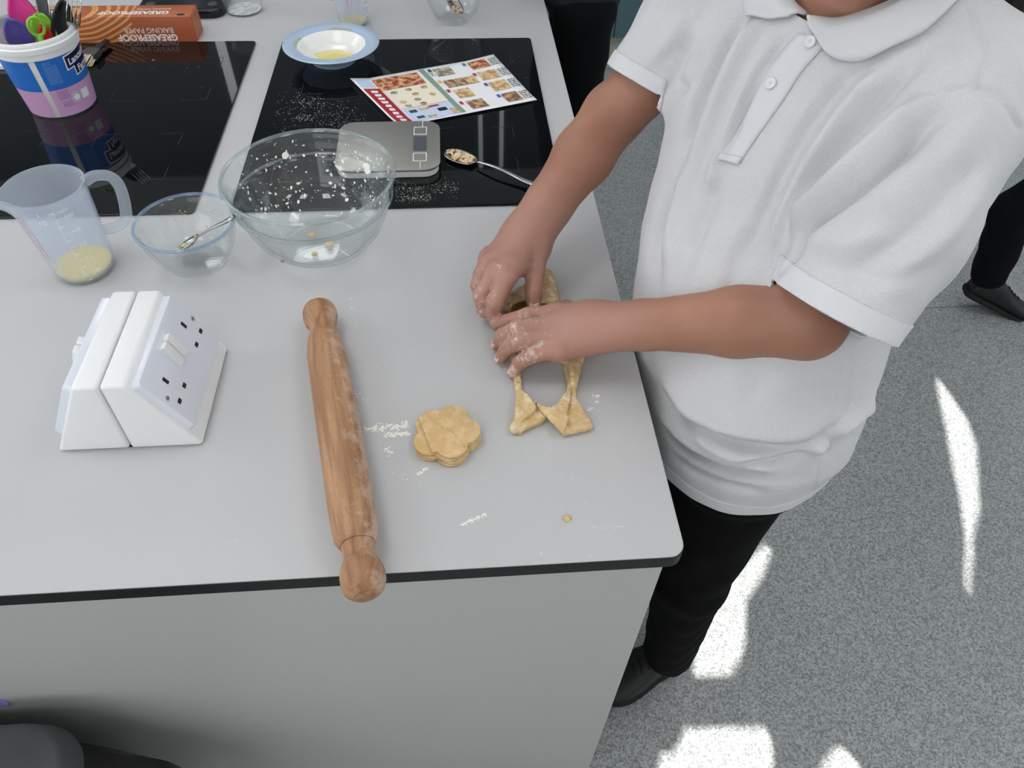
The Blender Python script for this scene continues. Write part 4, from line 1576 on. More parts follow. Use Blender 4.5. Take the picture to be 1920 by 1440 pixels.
def jug(c, rb, rt, hgt, label, spout_a, handle_a, egg_h, marks=True, thick=.0022):
    o = thing('measuring_jug', label, 'jug', c)
    n = 72

    def ring(z_, off):
        t = z_ / hgt
        r0 = rb + (rt - rb) * t + off
        pts = []
        for i in range(n):
            a = 2 * PI * i / n
            r_ = r0
            da = (a - spout_a + PI) % (2 * PI) - PI
            if t > .80:
                k = ((t - .80) / .20) ** 1.3
                r_ += k * .034 * math.exp(-(da / .19) ** 2)
            pts.append((c[0] + r_ * math.cos(a), c[1] + r_ * math.sin(a), c[2] + z_ + (.004 * math.exp(-(da / .2) ** 2) if t > .97 else 0)))
        return pts
    zs = [0.001, .004] + [hgt * k / 14 for k in range(1, 15)]
    zs[-1] = hgt
    mb = MB()
    rows = [ring(0, -.003)] + [ring(z_, 0) for z_ in zs[1:]] + [ring(hgt + .0012, .0012), ring(hgt + .0012, -thick * .6)] + [ring(z_, -thick) for z_ in reversed(zs[2:])] + [ring(.004, -thick - .002)]
    vs = [p for r_ in rows for p in r_]
    fs = [(k * n + i, k * n + (i + 1) % n, (k + 1) * n + (i + 1) % n, (k + 1) * n + i) for k in range(len(rows) - 1) for i in range(n)]
    fs += [tuple(range(n - 1, -1, -1)), tuple((len(rows) - 1) * n + i for i in range(n))]
    mb.add(vs, fs)
    part('beaker', mb, M['jug'], o, smooth=60)
    ha = Vector((math.cos(handle_a), math.sin(handle_a), 0))
    q = lambda r_, z_: Vector(c) + ha * r_ + Vector((0, 0, z_))
    pts = smooth_path([q(rt - .002, hgt - .006), q(rt + .012, hgt - .001), q(rt + .028, hgt - .006), q(rt + .034, hgt - .022), q(rt + .031, hgt * .62), q(rt + .024, hgt * .46), q(rt + .008, hgt * .40), q(rb + (rt - rb) * .40 + .001, hgt * .40)], 6)
    part('handle', MB().tube(pts, [.0075] * len(pts), 12, flat=.62, up=(ha.y, -ha.x, 0)), M['jug'], o, smooth=179)
    if egg_h:
        part('liquid', MB().lathe([(0, .0045), (rb - thick - .0035, .0045), (rb - thick - .0012 + (rt - rb) * egg_h / hgt, egg_h), (0, egg_h)], 48, c), M['egg'], o, smooth=40)

    def wrap(mb_, a0, z_, rr=.0004, flip=1):
        """lettering bent round the wall, reading from outside"""
        out = []
        for x, y, _ in mb_.v:
            zz = z_ + y
            r_ = rb + (rt - rb) * zz / hgt + rr
            a = a0 + flip * x / r_
            out.append((c[0] + r_ * math.cos(a), c[1] + r_ * math.sin(a), c[2] + zz))
        mb_.v = out
        return mb_
    if marks:
        for k, tx in enumerate(('100', '200', '300', '400', '500')):
            z_ = hgt * (.155 + .17 * k)
            part('scale_figure', wrap(text_mb(tx, .0078), marks + .16, z_ - .003), M['jug_mark'], o, smooth=0)
            part('scale_line', wrap(MB().add([(0, -.0003, 0), (.009, -.0003, 0), (.009, .0003, 0), (0, .0003, 0)], [(0, 1, 2, 3)]), marks - .06, z_), M['jug_mark'], o, smooth=0)
            part('scale_line', wrap(MB().add([(0, -.0003, 0), (.005, -.0003, 0), (.005, .0003, 0), (0, .0003, 0)], [(0, 1, 2, 3)]), marks - .06, z_ - hgt * .085), M['jug_mark'], o, smooth=0)
        part('scale_line', wrap(MB().add([(-.0003, 0, 0), (.0003, 0, 0), (.0003, hgt * .70, 0), (-.0003, hgt * .70, 0)], [(0, 1, 2, 3)]), marks - .06, hgt * .13), M['jug_mark'], o, smooth=0)
        part('scale_figure', wrap(text_mb('1/2', .0078), marks - .50, hgt * .83 - .003), M['jug_mark'], o, smooth=0)
        part('scale_figure', wrap(text_mb('1', .0078), marks - .44, hgt * .89), M['jug_mark'], o, smooth=0)
        part('scale_figure', wrap(text_mb('ml ccm', .0078), marks - .16, hgt * .89), M['jug_mark'], o, smooth=0)
        ra = marks - 1.05
        for dx in (0, .007):
            part('red_scale_line', wrap(MB().add([(dx, 0, 0), (dx + .0006, 0, 0), (dx + .0006, hgt * .52, 0), (dx, hgt * .52, 0)], [(0, 1, 2, 3)]), ra, hgt * .36), M['red_ink'], o, smooth=0)
        for k in range(9):
            part('red_scale_line', wrap(MB().add([(-.004, 0, 0), (0, 0, 0), (0, .0006, 0), (-.004, .0006, 0)], [(0, 1, 2, 3)]), ra, hgt * (.40 + .055 * k)), M['red_ink'], o, smooth=0)
    return o


jug((-.516, .829, WT + .0005), .0385, .0475, .132, 'frosted plastic measuring jug with beaten egg in the bottom', math.radians(204), math.radians(22), .012, marks=math.radians(-62))
j2 = J(664, 44, WT)
jug((j2.x, j2.y, WT + .0005), .030, .037, .125, 'frosted measuring jug with a red scale behind the blue-rimmed bowl', math.radians(20), math.radians(165), .008, marks=math.radians(-35))

# ------------------------------------------------------------------ blue-rimmed bowl with egg wash
pc = J(626, 112, WT + .005)
pc = (pc.x, pc.y, WT + .0052)
bl = thing('rimmed_bowl', 'white melamine bowl with a wide blue rim and egg wash inside', 'bowl', pc)
M['melamine'] = mat('melamine', rgb(240, 240, 238), .18)
M['blue_rim'] = mat('blue_rim', rgb(176, 198, 222), .25)
part('dish', MB().lathe([(0, .004), (.034, .003), (.036, 0), (.042, 0), (.0435, .004), (.054, .013), (.0645, .0255), (.0665, .0280), (.0660, .0300), (.062, .0277), (.052, .0150), (.042, .0080), (0, .0072)], 72, pc), M['melamine'], bl, smooth=45)
part('rim', MB().lathe([(.0650, .0268), (.078, .0282), (.0905, .0316), (.0925, .0331), (.0915, .0341), (.078, .0308), (.0655, .0302)], 72, pc, closed=True), M['blue_rim'], bl, smooth=60)
part('outer_wall', MB().lathe([(.0362, -.0001), (.0425, -.0001), (.0440, .0040), (.0546, .0125), (.0652, .0260), (.0640, .0266), (.0536, .0134), (.0430, .0050)], 72, pc, closed=True), M['blue_rim'], bl, smooth=60)
eg = MB()
ep = [(.034 * (1 + .18 * math.sin(3 * t + 1) + .08 * math.sin(5 * t)) * math.cos(t) + pc[0] - .003, .030 * (1 + .15 * math.sin(2 * t)) * math.sin(t) + pc[1] - .004) for t in [2 * PI * k / 32 for k in range(32)]]
part('egg_wash', eg.prism(ep, pc[2] + .0074, pc[2] + .0088), M['egg_white'], bl, bevel=.0006, smooth=60)
M['egg_stain'] = mat('egg_stain', rgb(186, 190, 158), .2)
for a0, a1, ra, rb_ in ((1.05, 1.75, .0665, .0765), (2.7, 3.3, .0672, .0740)):
    g_ = MB()

    def fn(i, j):
        a = a0 + (a1 - a0) * i
        r_ = ra + (rb_ - ra) * j * (.4 + .6 * abs(math.sin(PI * i)) ** .5)
        return (pc[0] + r_ * math.cos(a), pc[1] + r_ * math.sin(a), pc[2] + .0305 + (r_ - .0655) * .05 + .0003)
    part('egg_stain', g_.grid(fn, 14, 4), M['egg_stain'], bl, smooth=179)

# ------------------------------------------------------------------ kitchen scale
q = [J(633, 262, WT + .017), J(655, 229, WT + .017), J(812, 235, WT + .017), J(826, 250, WT + .017), J(818, 318, WT + .017)]
sx0, sx1, sy0, sy1 = q[0].x + .002, (q[3].x + q[4].x) / 2 + .003, q[4].y - .006, (q[1].y + q[2].y) / 2
SZ = WT + .0052
ks = thing('kitchen_scale', 'flat silver digital kitchen scale with rounded corners on the hob', 'scale', ((sx0 + sx1) / 2, (sy0 + sy1) / 2, SZ))
part('body', MB().prism(rrect(sx0 + .003, sx1 - .003, sy0 + .003, sy1 - .003, .024, 8), SZ, SZ + .012), M['white_plastic'], ks, bevel=.002, smooth=40)
part('platform', MB().prism(rrect(sx0, sx1, sy0, sy1, .026, 8), SZ + .0121, SZ + .0165), M['steel_brushed'], ks, bevel=.0012, smooth=40)
M['lcd'] = mat('lcd', rgb(86, 90, 96), .15)
zt_ = SZ + .0166
dx = sx1 - .032
sp_y = sy1 - sy0
part('display', MB().prism(rrect(dx - .012, dx + .010, sy0 + sp_y * .36, sy0 + sp_y * .66, .001), zt_ - .0002, zt_ + .0003), M['lcd'], ks, smooth=0)


def outline(x0, x1, yy0, yy1, z_, w):
    return MB().box(x0, x1, yy0, yy0 + w, z_, z_ + .0003).box(x0, x1, yy1 - w, yy1, z_, z_ + .0003).box(x0, x0 + w, yy0 + w, yy1 - w, z_, z_ + .0003).box(x1 - w, x1, yy0 + w, yy1 - w, z_, z_ + .0003)


for f0, f1 in ((.70, .86), (.16, .32)):
    part('button_outline', outline(dx - .012, dx + .010, sy0 + sp_y * f0, sy0 + sp_y * f1, zt_ - .0001, .0012), M['jug_mark'], ks, smooth=0)['kind'] = 'stuff'
part('panel_line', MB().box(dx - .0005, dx + .0005, sy0 + .002, sy0 + sp_y * .15, zt_ - .0002, zt_ + .0001), M['jug_mark'], ks, smooth=0)
part('panel_line', MB().box(dx + .0025, dx + .0035, sy0 + sp_y * .87, sy1 - .002, zt_ - .0002, zt_ + .0001), M['jug_mark'], ks, smooth=0)

# ------------------------------------------------------------------ recipe sheet
RZp = WT + .0056
c4 = [J(657, 153, RZp), J(925, 106, RZp), J(1007, 190, RZp), J(745, 241, RZp)]      # image: left, top, right, bottom corner
O_, U_, V_ = c4[0], c4[1] - c4[0], c4[3] - c4[0]


def RP_(u, v, h=0.0):
    p = O_ * ((1 - u) * (1 - v)) + c4[1] * (u * (1 - v)) + c4[2] * (u * v) + c4[3] * ((1 - u) * v)
    curl = .004 * max(0, u - .8) / .2 * (1 - v) + .006 * max(0, .12 - u) / .12 + .0025 * max(0, v - .85) / .15
    return (p.x, p.y, RZp + .0004 + curl + h)


rs = thing('recipe_sheet', 'printed recipe sheet with food photos lying on the hob', 'paper', (c4[0].x, c4[0].y, RZp))
sh = part('sheet', MB().grid(lambda i, j: RP_(i, j), 25, 17), M['paper'], rs, smooth=179)
sd = sh.modifiers.new('thickness', 'SOLIDIFY'); sd.thickness = .0003; sd.offset = 0


def patch(name, u0, u1, v0, v1, mtl, h=.0009, nu=8, nv=6, parent=rs):
    return part(name, MB().grid(lambda i, j: RP_(u0 + (u1 - u0) * i, v0 + (v1 - v0) * j, h), nu, nv), mtl, parent, smooth=179)


def food(name, c1, c2, sc):
    return mat(name, c1, .5, vary=(c2, sc, .42, .58, 3))


pr_red = mat('print_red', rgb(176, 34, 46), .5)
pr_cream = mat('print_cream', rgb(238, 232, 212), .6)
pr_blue = mat('print_blue', rgb(198, 214, 240), .6)
pr_green = mat('print_green', rgb(128, 158, 144), .6)
pizza = food('print_pizza', rgb(150, 62, 44), rgb(222, 172, 120), 90)
pastry = food('print_pastry', rgb(186, 146, 98), rgb(226, 200, 150), 100)
brown = food('print_brown', rgb(122, 88, 66), rgb(196, 160, 122), 90)
greyp = food('print_grey', rgb(120, 116, 112), rgb(204, 190, 160), 90)
# left half: title banner, hero photo, ingredients, utensils; right half: steps
patch('title_banner', .015, .12, .25, 1.0, pr_red)
patch('badge_panel', .015, .11, .03, .22, pr_blue)
patch('hero_photo', .12, .43, .06, .30, pizza)
patch('ingredient_panel', .13, .46, .31, .70, pr_cream)
patch('utensil_panel', .13, .46, .71, .97, pr_blue)
patch('step_bar', .455, .49, .02, .97, pr_green, h=.0011)
for u, v, m_ in ((.18, .38, greyp), (.28, .37, greyp), (.39, .37, pastry), (.18, .48, pr_cream), (.30, .47, pastry), (.18, .58, pastry), (.28, .58, greyp), (.40, .53, pastry), (.19, .66, greyp), (.29, .67, brown)):
    mbp = MB()
    ps = [RP_(u + .024 * math.cos(t), v + .030 * math.sin(t), .0013) for t in [2 * PI * k / 12 for k in range(12)]]
    part('ingredient_picture', mbp.add(ps, [tuple(range(12))]), m_, rs, smooth=0)
for u0, u1, v0, v1, m_ in ((.16, .21, .75, .80, M['dark_grey']), (.23, .30, .74, .78, pastry), (.34, .40, .80, .86, M['black']), (.41, .46, .85, .95, pastry), (.30, .37, .73, .76, pr_red), (.17, .22, .88, .93, M['dark_grey']), (.24, .30, .90, .94, pastry)):
    patch('utensil_picture', u0, u1, v0, v1, m_, h=.0013, nu=3, nv=3)
ph = [(.54, .66, .06, .22, greyp), (.535, .61, .32, .47, brown), (.615, .68, .32, .47, brown), (.685, .755, .32, .47, pastry), (.54, .65, .53, .70, pastry), (.55, .67, .77, .94, brown), (.79, .92, .05, .21, pizza), (.79, .92, .28, .45, pastry), (.80, .92, .51, .69, pastry), (.81, .92, .76, .94, brown)]
for u0, u1, v0, v1, m_ in ph:
    patch('step_photo', u0, u1, v0, v1, m_, h=.0010, nu=5, nv=5)
for k, (u, v, col) in enumerate(((.525, .05, (60, 90, 80)), (.52, .50, (190, 50, 60)), (.525, .76, (190, 50, 70)), (.77, .05, (70, 130, 190)), (.775, .28, (190, 60, 130)), (.785, .51, (70, 80, 150)), (.795, .76, (60, 100, 180)), (.52, .30, (230, 190, 70)))):
    patch('step_number', u - .018, u + .004, v, v + .055, mat('print_step', rgb(*col), .6), h=.0013, nu=3, nv=3)
lines = MB()


def text_lines(u0, u1, v0, v1, n):
    for k in range(n):
        v = v0 + (v1 - v0) * (k + .5) / n
        uu = u0
        while uu < u1 - .004:
            w = rnd(.008, .024)
            w = min(w, u1 - uu)
            lines.add([RP_(uu, v - .006, .0014), RP_(uu + w, v - .006, .0014), RP_(uu + w, v + .006, .0014), RP_(uu, v + .006, .0014)], [(0, 1, 2, 3)])
            uu += w + .005


for u0, u1, v0, v1, m_ in ph:
    if u1 < .6 or u0 > .6:
        if u0 not in (.615, .685):
            text_lines(u1 + .012, min(u1 + .075, .995), v0 + .01, v1, 5)
text_lines(.50, .53, .08, .2, 3)
tl = part('printed_text', lines, M['ink'], rs, smooth=0)
tl['kind'] = 'stuff'
lines = MB()
for k in range(9):
    v = .30 + .075 * k
    lines.add([RP_(.045 + rnd(0, .01), v, .0014), RP_(.085 + rnd(0, .01), v, .0014), RP_(.085, v + .05, .0014), RP_(.045, v + .05, .0014)], [(0, 1, 2, 3)])
part('banner_lettering', lines, M['paper'], rs, smooth=0)['kind'] = 'stuff'
# ------------------------------------------------------------------ cut pastry flowers, dough, cutter


def flower(cx, cy, R, rot, n=90):
    return [(cx + R * (.77 + .23 * abs(math.cos(2.5 * (t + rot))) ** .75) * math.cos(t), cy + R * (.77 + .23 * abs(math.cos(2.5 * (t + rot))) ** .75) * math.sin(t)) for t in [2 * PI * k / n for k in range(n)]]


fc = J(837, 817, WT + .008)
fr_rot = -math.radians(-75) + PI * 0
FLOWER_LABELS = ['lowest pastry flower of the stack, resting on the worktop', 'second pastry flower from the bottom of the stack', 'third pastry flower from the bottom, lying under the torn one', 'topmost torn pastry flower of the stack with one petal missing']
for k in range(4):
    ox, oy = (0, .0012, -.0010, .0006)[k], (0, -.0008, .0006, .0012)[k]
    pg = flower(fc.x + ox, fc.y + oy, .0380 + (.0006, -.0004, .0003, 0)[k], fr_rot + (.02, -.03, .03, 0)[k])
    zb = WT + .0003 + .0041 * k
    if k == 3:
        # torn along a line on the left: keep the far side of it
        a, b = J(784, 783, WT + .016), J(809, 846, WT + .016)
        e = (b - a)
        keep = []
        for i in range(len(pg)):
            p, q = pg[i], pg[(i + 1) % len(pg)]
            sp_ = e.x * (p[1] - a.y) - e.y * (p[0] - a.x)
            sq_ = e.x * (q[1] - a.y) - e.y * (q[0] - a.x)
            if sp_ > 0:
                keep.append(p)
            if (sp_ > 0) != (sq_ > 0):
                t = sp_ / (sp_ - sq_)
                keep.append((p[0] + (q[0] - p[0]) * t, p[1] + (q[1] - p[1]) * t))
        pg = keep
    mb = MB().prism(pg, zb, zb + .0039)
    o = single('pastry_flower', mb, M['dough'], (fc.x, fc.y, zb), FLOWER_LABELS[k], 'pastry', 'cut pastry flowers stacked on the worktop', bevel=.0011, smooth=70)
    if k == 3:
        for a, b in (((801, 780), (830, 803)), ((838, 802), (866, 830)), ((866, 830), (872, 842))):
            p, q = J(*a, zb + .0039), J(*b, zb + .0039)
            part('crease', MB().tube([p, p.lerp(q, .5) + Vector((.0006, .0004, 0)), q], [.0004, .0009, .0004], 6), M['dough'], o, world=True, smooth=179)

dz = WT


def PX(lst, z=WT + .006):
    return [(J(x, y, z).x, J(x, y, z).y) for x, y in lst]


wav = lambda x, y: .0012 * np.sin(x * 170 + 2) * np.sin(y * 150)
sheet = slab(PX([(948, 566), (968, 545), (1000, 528), (1024, 509), (1036, 513), (1041, 535), (1048, 570), (1062, 605), (1075, 640), (1088, 668), (1060, 680), (1030, 668), (1000, 676), (972, 690), (958, 670), (950, 620)]), WT + .0002, WT + .0125, .003, wav)
sheet2 = slab(PX([(955, 560), (985, 540), (1028, 512), (1036, 540), (1046, 585), (1054, 625), (1000, 640), (960, 630)]), WT + .006, WT + .0165, .003, wav)
strL = slab(PX([(957, 660), (975, 680), (978, 715), (980, 738), (1000, 752), (1012, 770), (1028, 780), (1018, 790), (992, 800), (974, 812), (962, 806), (962, 790), (966, 765), (968, 740), (964, 715)]), WT + .0002, WT + .0085, .0025, wav)
strL2 = slab(PX([(968, 735), (978, 733), (998, 750), (1006, 764), (1003, 772), (990, 782), (975, 796), (963, 800), (966, 765)], WT + .012), WT + .0085, WT + .0150, .0018, wav)
strR = slab(PX([(1060, 665), (1092, 664), (1095, 678), (1085, 700), (1078, 715), (1081, 745), (1094, 770), (1108, 792), (1111, 802), (1094, 806), (1070, 808), (1056, 814), (1044, 800), (1050, 770), (1062, 740), (1064, 715), (1058, 690)]), WT + .0002, WT + .0090, .0025, wav)
fold = slab(PX([(1005, 757), (1018, 764), (1034, 767), (1046, 757), (1056, 742), (1066, 729), (1072, 728), (1070, 745), (1066, 765), (1063, 778), (1069, 784), (1062, 800), (1055, 811), (1042, 800), (1028, 785), (1014, 772)], WT + .012), WT + .0100, WT + .0155, .0016, wav)
ridge1 = cone(J(1074, 668, WT + .014), J(1074, 724, WT + .011), .0045, .0032)
ridge2 = cone(J(1084, 666, WT + .012), J(1079, 722, WT + .010), .0040, .0030)
leafs = blend([slab(PX([(1078, 664), (1092, 668), (1096, 676), (1086, 684)]), WT + .008, WT + .0150, .002), slab(PX([(1076, 690), (1090, 692), (1088, 704), (1078, 708)]), WT + .006, WT + .012, .002)], .001)
roll = cone(J(966, 802, WT + .007), J(1000, 792, WT + .006), .0065, .0045)
roll2 = cone(J(1062, 808, WT + .006), J(1102, 800, WT + .006), .0050, .0045)


def dn(P):
    return .0006 * np.sin(P[:, 0] * 600 + 3 * np.sin(P[:, 1] * 240)) * np.sin(P[:, 1] * 520) + .0004 * np.sin(P[:, 2] * 1400 + P[:, 0] * 300)


dv, dq = nets([(sheet, 0), (sheet2, .002), (strL, .003), (strL2, 0), (strR, .003), (fold, 0), (ridge1, .001), (ridge2, .001), (leafs, .001), (roll, .002), (roll2, .002)], (J(930, 830, WT).x, J(1000, 830, WT).y, WT - .004), (.16, .83, WT + .026), .0012, noise=dn)
dv = relax(dv, dq, 1)
dv[:, 2] = np.maximum(dv[:, 2], WT + .0002)
dl = (.10, .62, WT)
dough = link('dough_sheet', np_mesh('dough_sheet', dv, dq, dl), M['floury_dough'])
dough.location = dl
tag(dough, 'folded pastry dough offcut with a flower-shaped hole under the hands', 'dough')
M['floury_dough'].node_tree  # flour-dusted dough
# darker, clean dough on the cut faces
M['cutter'] = mat('cutter_tin', rgb(150, 132, 92), .3, metal=1.0)
cc = J(999, 604, WT + .027)
ct = thing('pastry_cutter', 'metal flower-shaped pastry cutter held in the hands', 'cutter', (cc.x, cc.y, WT))
prof = flower(cc.x, cc.y, .0385, math.radians(105), 100)
pin_ = [((x - cc.x) * .972 + cc.x, (y - cc.y) * .972 + cc.y) for x, y in prof]
n = len(prof)
mb = MB()
vs = [(x, y, WT + .001) for x, y in prof] + [(x, y, WT + .030) for x, y in prof] + [(x, y, WT + .030) for x, y in pin_] + [(x, y, WT + .001) for x, y in pin_]
fs = [(k * n + i, k * n + (i + 1) % n, ((k + 1) % 4) * n + (i + 1) % n, ((k + 1) % 4) * n + i) for k in range(4) for i in range(n)]
part('cutter_wall', mb.add(vs, fs), M['cutter'], ct, smooth=40)
rim = [((x - cc.x) * .99 + cc.x, (y - cc.y) * .99 + cc.y, WT + .030) for x, y in prof]
part('rolled_rim', MB().tube(rim + [rim[0]], .0010, 8, cap=False), M['cutter'], ct, smooth=179)

# ------------------------------------------------------------------ flour and crumbs


def flakes(spots, z, seed, up=.0004):
    """spots: (px, py, length px, angle deg, width px, count, size m)"""
    random.seed(seed)
    mb = MB()
    for px, py, L, ang, W, cnt, s in spots:
        a = math.radians(ang)
        for _ in range(cnt):
            t, w = rnd(-.5, .5) * L, random.gauss(0, .33) * W
            x, y = px + t * math.cos(a) - w * math.sin(a), py + t * math.sin(a) + w * math.cos(a)
            p = J(x, y, z)
            k = random.randint(4, 6)
            q = s * random.choice((.35, .5, .7, 1.0))
            ro = rnd(0, PI)
            vs = []
            for i in range(k):
                th = ro + 2 * PI * i / k
                vs.append((p.x + q * rnd(.6, 1.2) * math.cos(th), p.y + q * rnd(.5, 1) * math.sin(th), z + .0001))
            vs.append((p.x, p.y, z + up * rnd(.6, 1.6)))
            mb.add(vs, [(i, (i + 1) % k, k) for i in range(k)])
    return mb


bench = [(725, 801, 85, -7, 12, 200, .0016), (745, 814, 50, -4, 6, 110, .0016), (888, 974, 50, -25, 5, 100, .0013), (672, 742, 35, 40, 16, 50, .0010), (728, 847, 16, 60, 8, 28, .0013), (792, 884, 26, -25, 6, 34, .0014),
         (760, 888, 60, 0, 30, 20, .0009), (700, 700, 300, 70, 90, 110, .0007), (820, 600, 400, 10, 160, 120, .0007), (1000, 880, 320, 10, 160, 90, .0007), (1117, 742, 14, 10, 5, 16, .0016), (1120, 752, 6, 0, 4, 10, .0018), (1106, 768, 10, -50, 5, 14, .0014),
         (840, 470, 260, 0, 70, 90, .0007), (905, 466, 14, 0, 5, 9, .0014), (880, 500, 60, 40, 40, 30, .0008), (1140, 990, 60, 0, 8, 24, .0008), (640, 690, 90, 75, 8, 40, .0008), (648, 730, 60, 75, 6, 36, .0010), (660, 560, 8, 0, 4, 5, .0014),
         (660, 577, 5, 0, 4, 4, .0014), (440, 1015, 20, 0, 10, 6, .0009), (1015, 1038, 6, 0, 3, 4, .0010), (1010, 1100, 0, 0, 0, 0, .001), (560, 40, 120, 0, 20, 24, .0010), (730, 30, 60, 20, 20, 16, .0012), (900, 30, 60, 0, 24, 30, .0012), (1060, 215, 20, 70, 10, 9, .0009), (640, 480, 160, 10, 30, 50, .0008)]
fo = link('flour_dusting', flakes(bench, WT, 3).mesh('flour_dusting', smooth=0), M['flour'])
tag(fo, 'white flour streaks and specks scattered over the grey worktop', 'flour', kind='stuff')
hobf = [(600, 215, 170, 5, 60, 330, .0008), (580, 190, 60, 20, 30, 90, .0010), (640, 235, 90, 30, 40, 120, .0008), (570, 222, 30, 0, 10, 40, .0012), (800, 355, 120, 0, 26, 260, .0008), (780, 372, 60, 0, 12, 120, .0009), (740, 330, 20, 60, 20, 50, .0009), (900, 130, 200, 10, 60, 40, .0007), (300, 120, 300, 10, 80, 26, .0007), (290, 113, 10, 0, 4, 7, .0012)]
fo = link('flour_specks', flakes(hobf, WT + .0049, 5, .0003).mesh('flour_specks', smooth=0), M['flour'])
tag(fo, 'fine flour dust sprinkled over the black glass hobs', 'flour', kind='stuff')
p = J(1063, 973, WT)
mb = MB().lathe([(0, .0002), (.0045, .0006), (.0040, .0026), (.0015, .0036), (0, .0036)], 8, (0, 0, 0))
mb.v = [(x * (1 + .2 * math.sin(3 * y * 900)), y * .8, z_) for x, y, z_ in mb.v]
single('dough_crumb', MB().add([(p.x + x, p.y + y, WT + z_) for x, y, z_ in mb.v], mb.f), M['floury_dough'], (p.x, p.y, WT), 'lone crumb of dough near the right edge of the worktop', 'crumb', smooth=60)
p = J(530, 490, WT)
mb = MB().lathe([(0, .0002), (.0030, .0005), (.0024, .0020), (0, .0026)], 7, (p.x, p.y, WT))
single('dough_crumb', mb, mat('crumb_brown', rgb(176, 140, 100), .8), (p.x, p.y, WT), 'small brown crumb beside the foot of the large mixing bowl', 'crumb', smooth=60)

# ------------------------------------------------------------------ utensil tub
tb = J(120, 194, WT + .005)
TB = Vector((tb.x, tb.y, WT + .0052))
Htub, rb_, rt_ = .132, .0545, .0650
tub = thing('utensil_tub', 'white plastic yogurt tub with a blue and pink label holding utensils', 'tub', tuple(TB))
part('tub_wall', MB().lathe([(0, .002), (rb_ - .003, 0), (rb_, .003), (rt_ - .0009, Htub - .029), (rt_ + .0018, Htub - .028), (rt_ + .0022, Htub - .019), (rt_ + .0045, Htub - .018), (rt_ + .0050, Htub - .010), (rt_ + .0030, Htub - .008), (rt_ + .0032, Htub - .003), (rt_ + .0012, Htub), (rt_ - .0012, Htub - .001), (rt_ - .0016, Htub - .02), (rb_ - .0018, .005), (0, .004)], 80, tuple(TB)), M['white_plastic'], tub, smooth=40)


def tubr(z):
    return rb_ + (rt_ - rb_) * (z - .003) / (Htub - .021)


def band(z0, z1, a0, a1, m_, name, off=.0004, lab=None, n=48):
    g = MB()
    o = part(name, g.grid(lambda i, j: (TB.x + (tubr(z0 + (z1 - z0) * j) + off) * math.cos(a0 + (a1 - a0) * i), TB.y + (tubr(z0 + (z1 - z0) * j) + off) * math.sin(a0 + (a1 - a0) * i), TB.z + z0 + (z1 - z0) * j), n, 6), m_, tub, smooth=179)
    if lab:
        o['label'] = lab
    return o


M['label_blue'] = mat('label_blue', rgb(44, 112, 200), .35)
M['label_pink'] = mat('label_pink', rgb(206, 160, 204), .35)
M['label_navy'] = mat('label_navy', rgb(22, 32, 74), .35)
M['label_white'] = mat('label_white', rgb(240, 241, 245), .4)
M['label_lilac'] = mat('label_lilac', rgb(120, 70, 130), .5)
camA = math.atan2(-TB.y, -TB.x)               # direction from the tub to the camera
s0 = camA - .26                                 # the clear strip down the wall
S1 = s0 - .13
a_end = s0 + 2 * PI - .16
zmid = .050
band(zmid, Htub - .030, s0 + .02, S1 + 2 * PI, M['label_blue'], 'blue_label', n=90, lab='blue upper half of the label')
band(.003, zmid, s0 + .02, S1 + 2 * PI, M['label_pink'], 'pink_label', n=90, lab='pink lower half of the label')


def wrap_tub(mb_, a0, z_, off=.0010, slope=0.0):
    out = []
    for x, y, _ in mb_.v:
        zz = z_ + y + slope * x
        r_ = tubr(zz) + off
        a = a0 + x / r_
        out.append((TB.x + r_ * math.cos(a), TB.y + r_ * math.sin(a), TB.z + zz))
    mb_.v = out
    return mb_


# brand plate: navy with a white outline and white lettering running round the wall
A0 = s0 + .80
for grow, m_, off in ((.0022, M['label_white'], .0007), (0, M['label_navy'], .0009)):
    g = grow
    plate = MB()
    for k in range(12):
        x0, x1 = -.004 - g + (.066 + 2 * g) * k / 12, -.004 - g + (.066 + 2 * g) * (k + 1) / 12
        plate.add([(x0, .010 - g, 0), (x1, .010 - g, 0), (x1, .030 + g, 0), (x0, .030 + g, 0)], [(0, 1, 2, 3)])
    for k in range(8):
        x0, x1 = .010 - g + (.040 + 2 * g) * k / 8, .010 - g + (.040 + 2 * g) * (k + 1) / 8
        plate.add([(x0, -.005 - g, 0), (x1, -.005 - g, 0), (x1, .010 - g, 0), (x0, .010 - g, 0)], [(0, 1, 2, 3)])
    part('name_plate', wrap_tub(plate, A0, .068, off, .10), m_, tub, smooth=0)
part('lettering', wrap_tub(text_mb('Lancashire', .0155, bold=.0004), A0, .068 + .0145, .0013, .10), M['label_white'], tub, smooth=0)
part('lettering', wrap_tub(text_mb('Farm', .0150, bold=.0004), A0 + .24, .068 - .0015, .0013, .10), M['label_white'], tub, smooth=0)
# small print, badge, symbols
sp_ = MB()
random.seed(4)


def small_print(a, z0, z1, w, n, off=.0010):
    for k in range(n):
        z = z0 + (z1 - z0) * (k + .5) / n
        x = 0
        while x < w:
            l = min(rnd(.001, .004), w - x)
            sp_.v_ = None
            q = MB().add([(x, -.0004, 0), (x + l, -.0004, 0), (x + l, .0004, 0), (x, .0004, 0)], [(0, 1, 2, 3)])
            wrap_tub(q, a, z, off)
            sp_.add(q.v, q.f)
            x += l + .0008


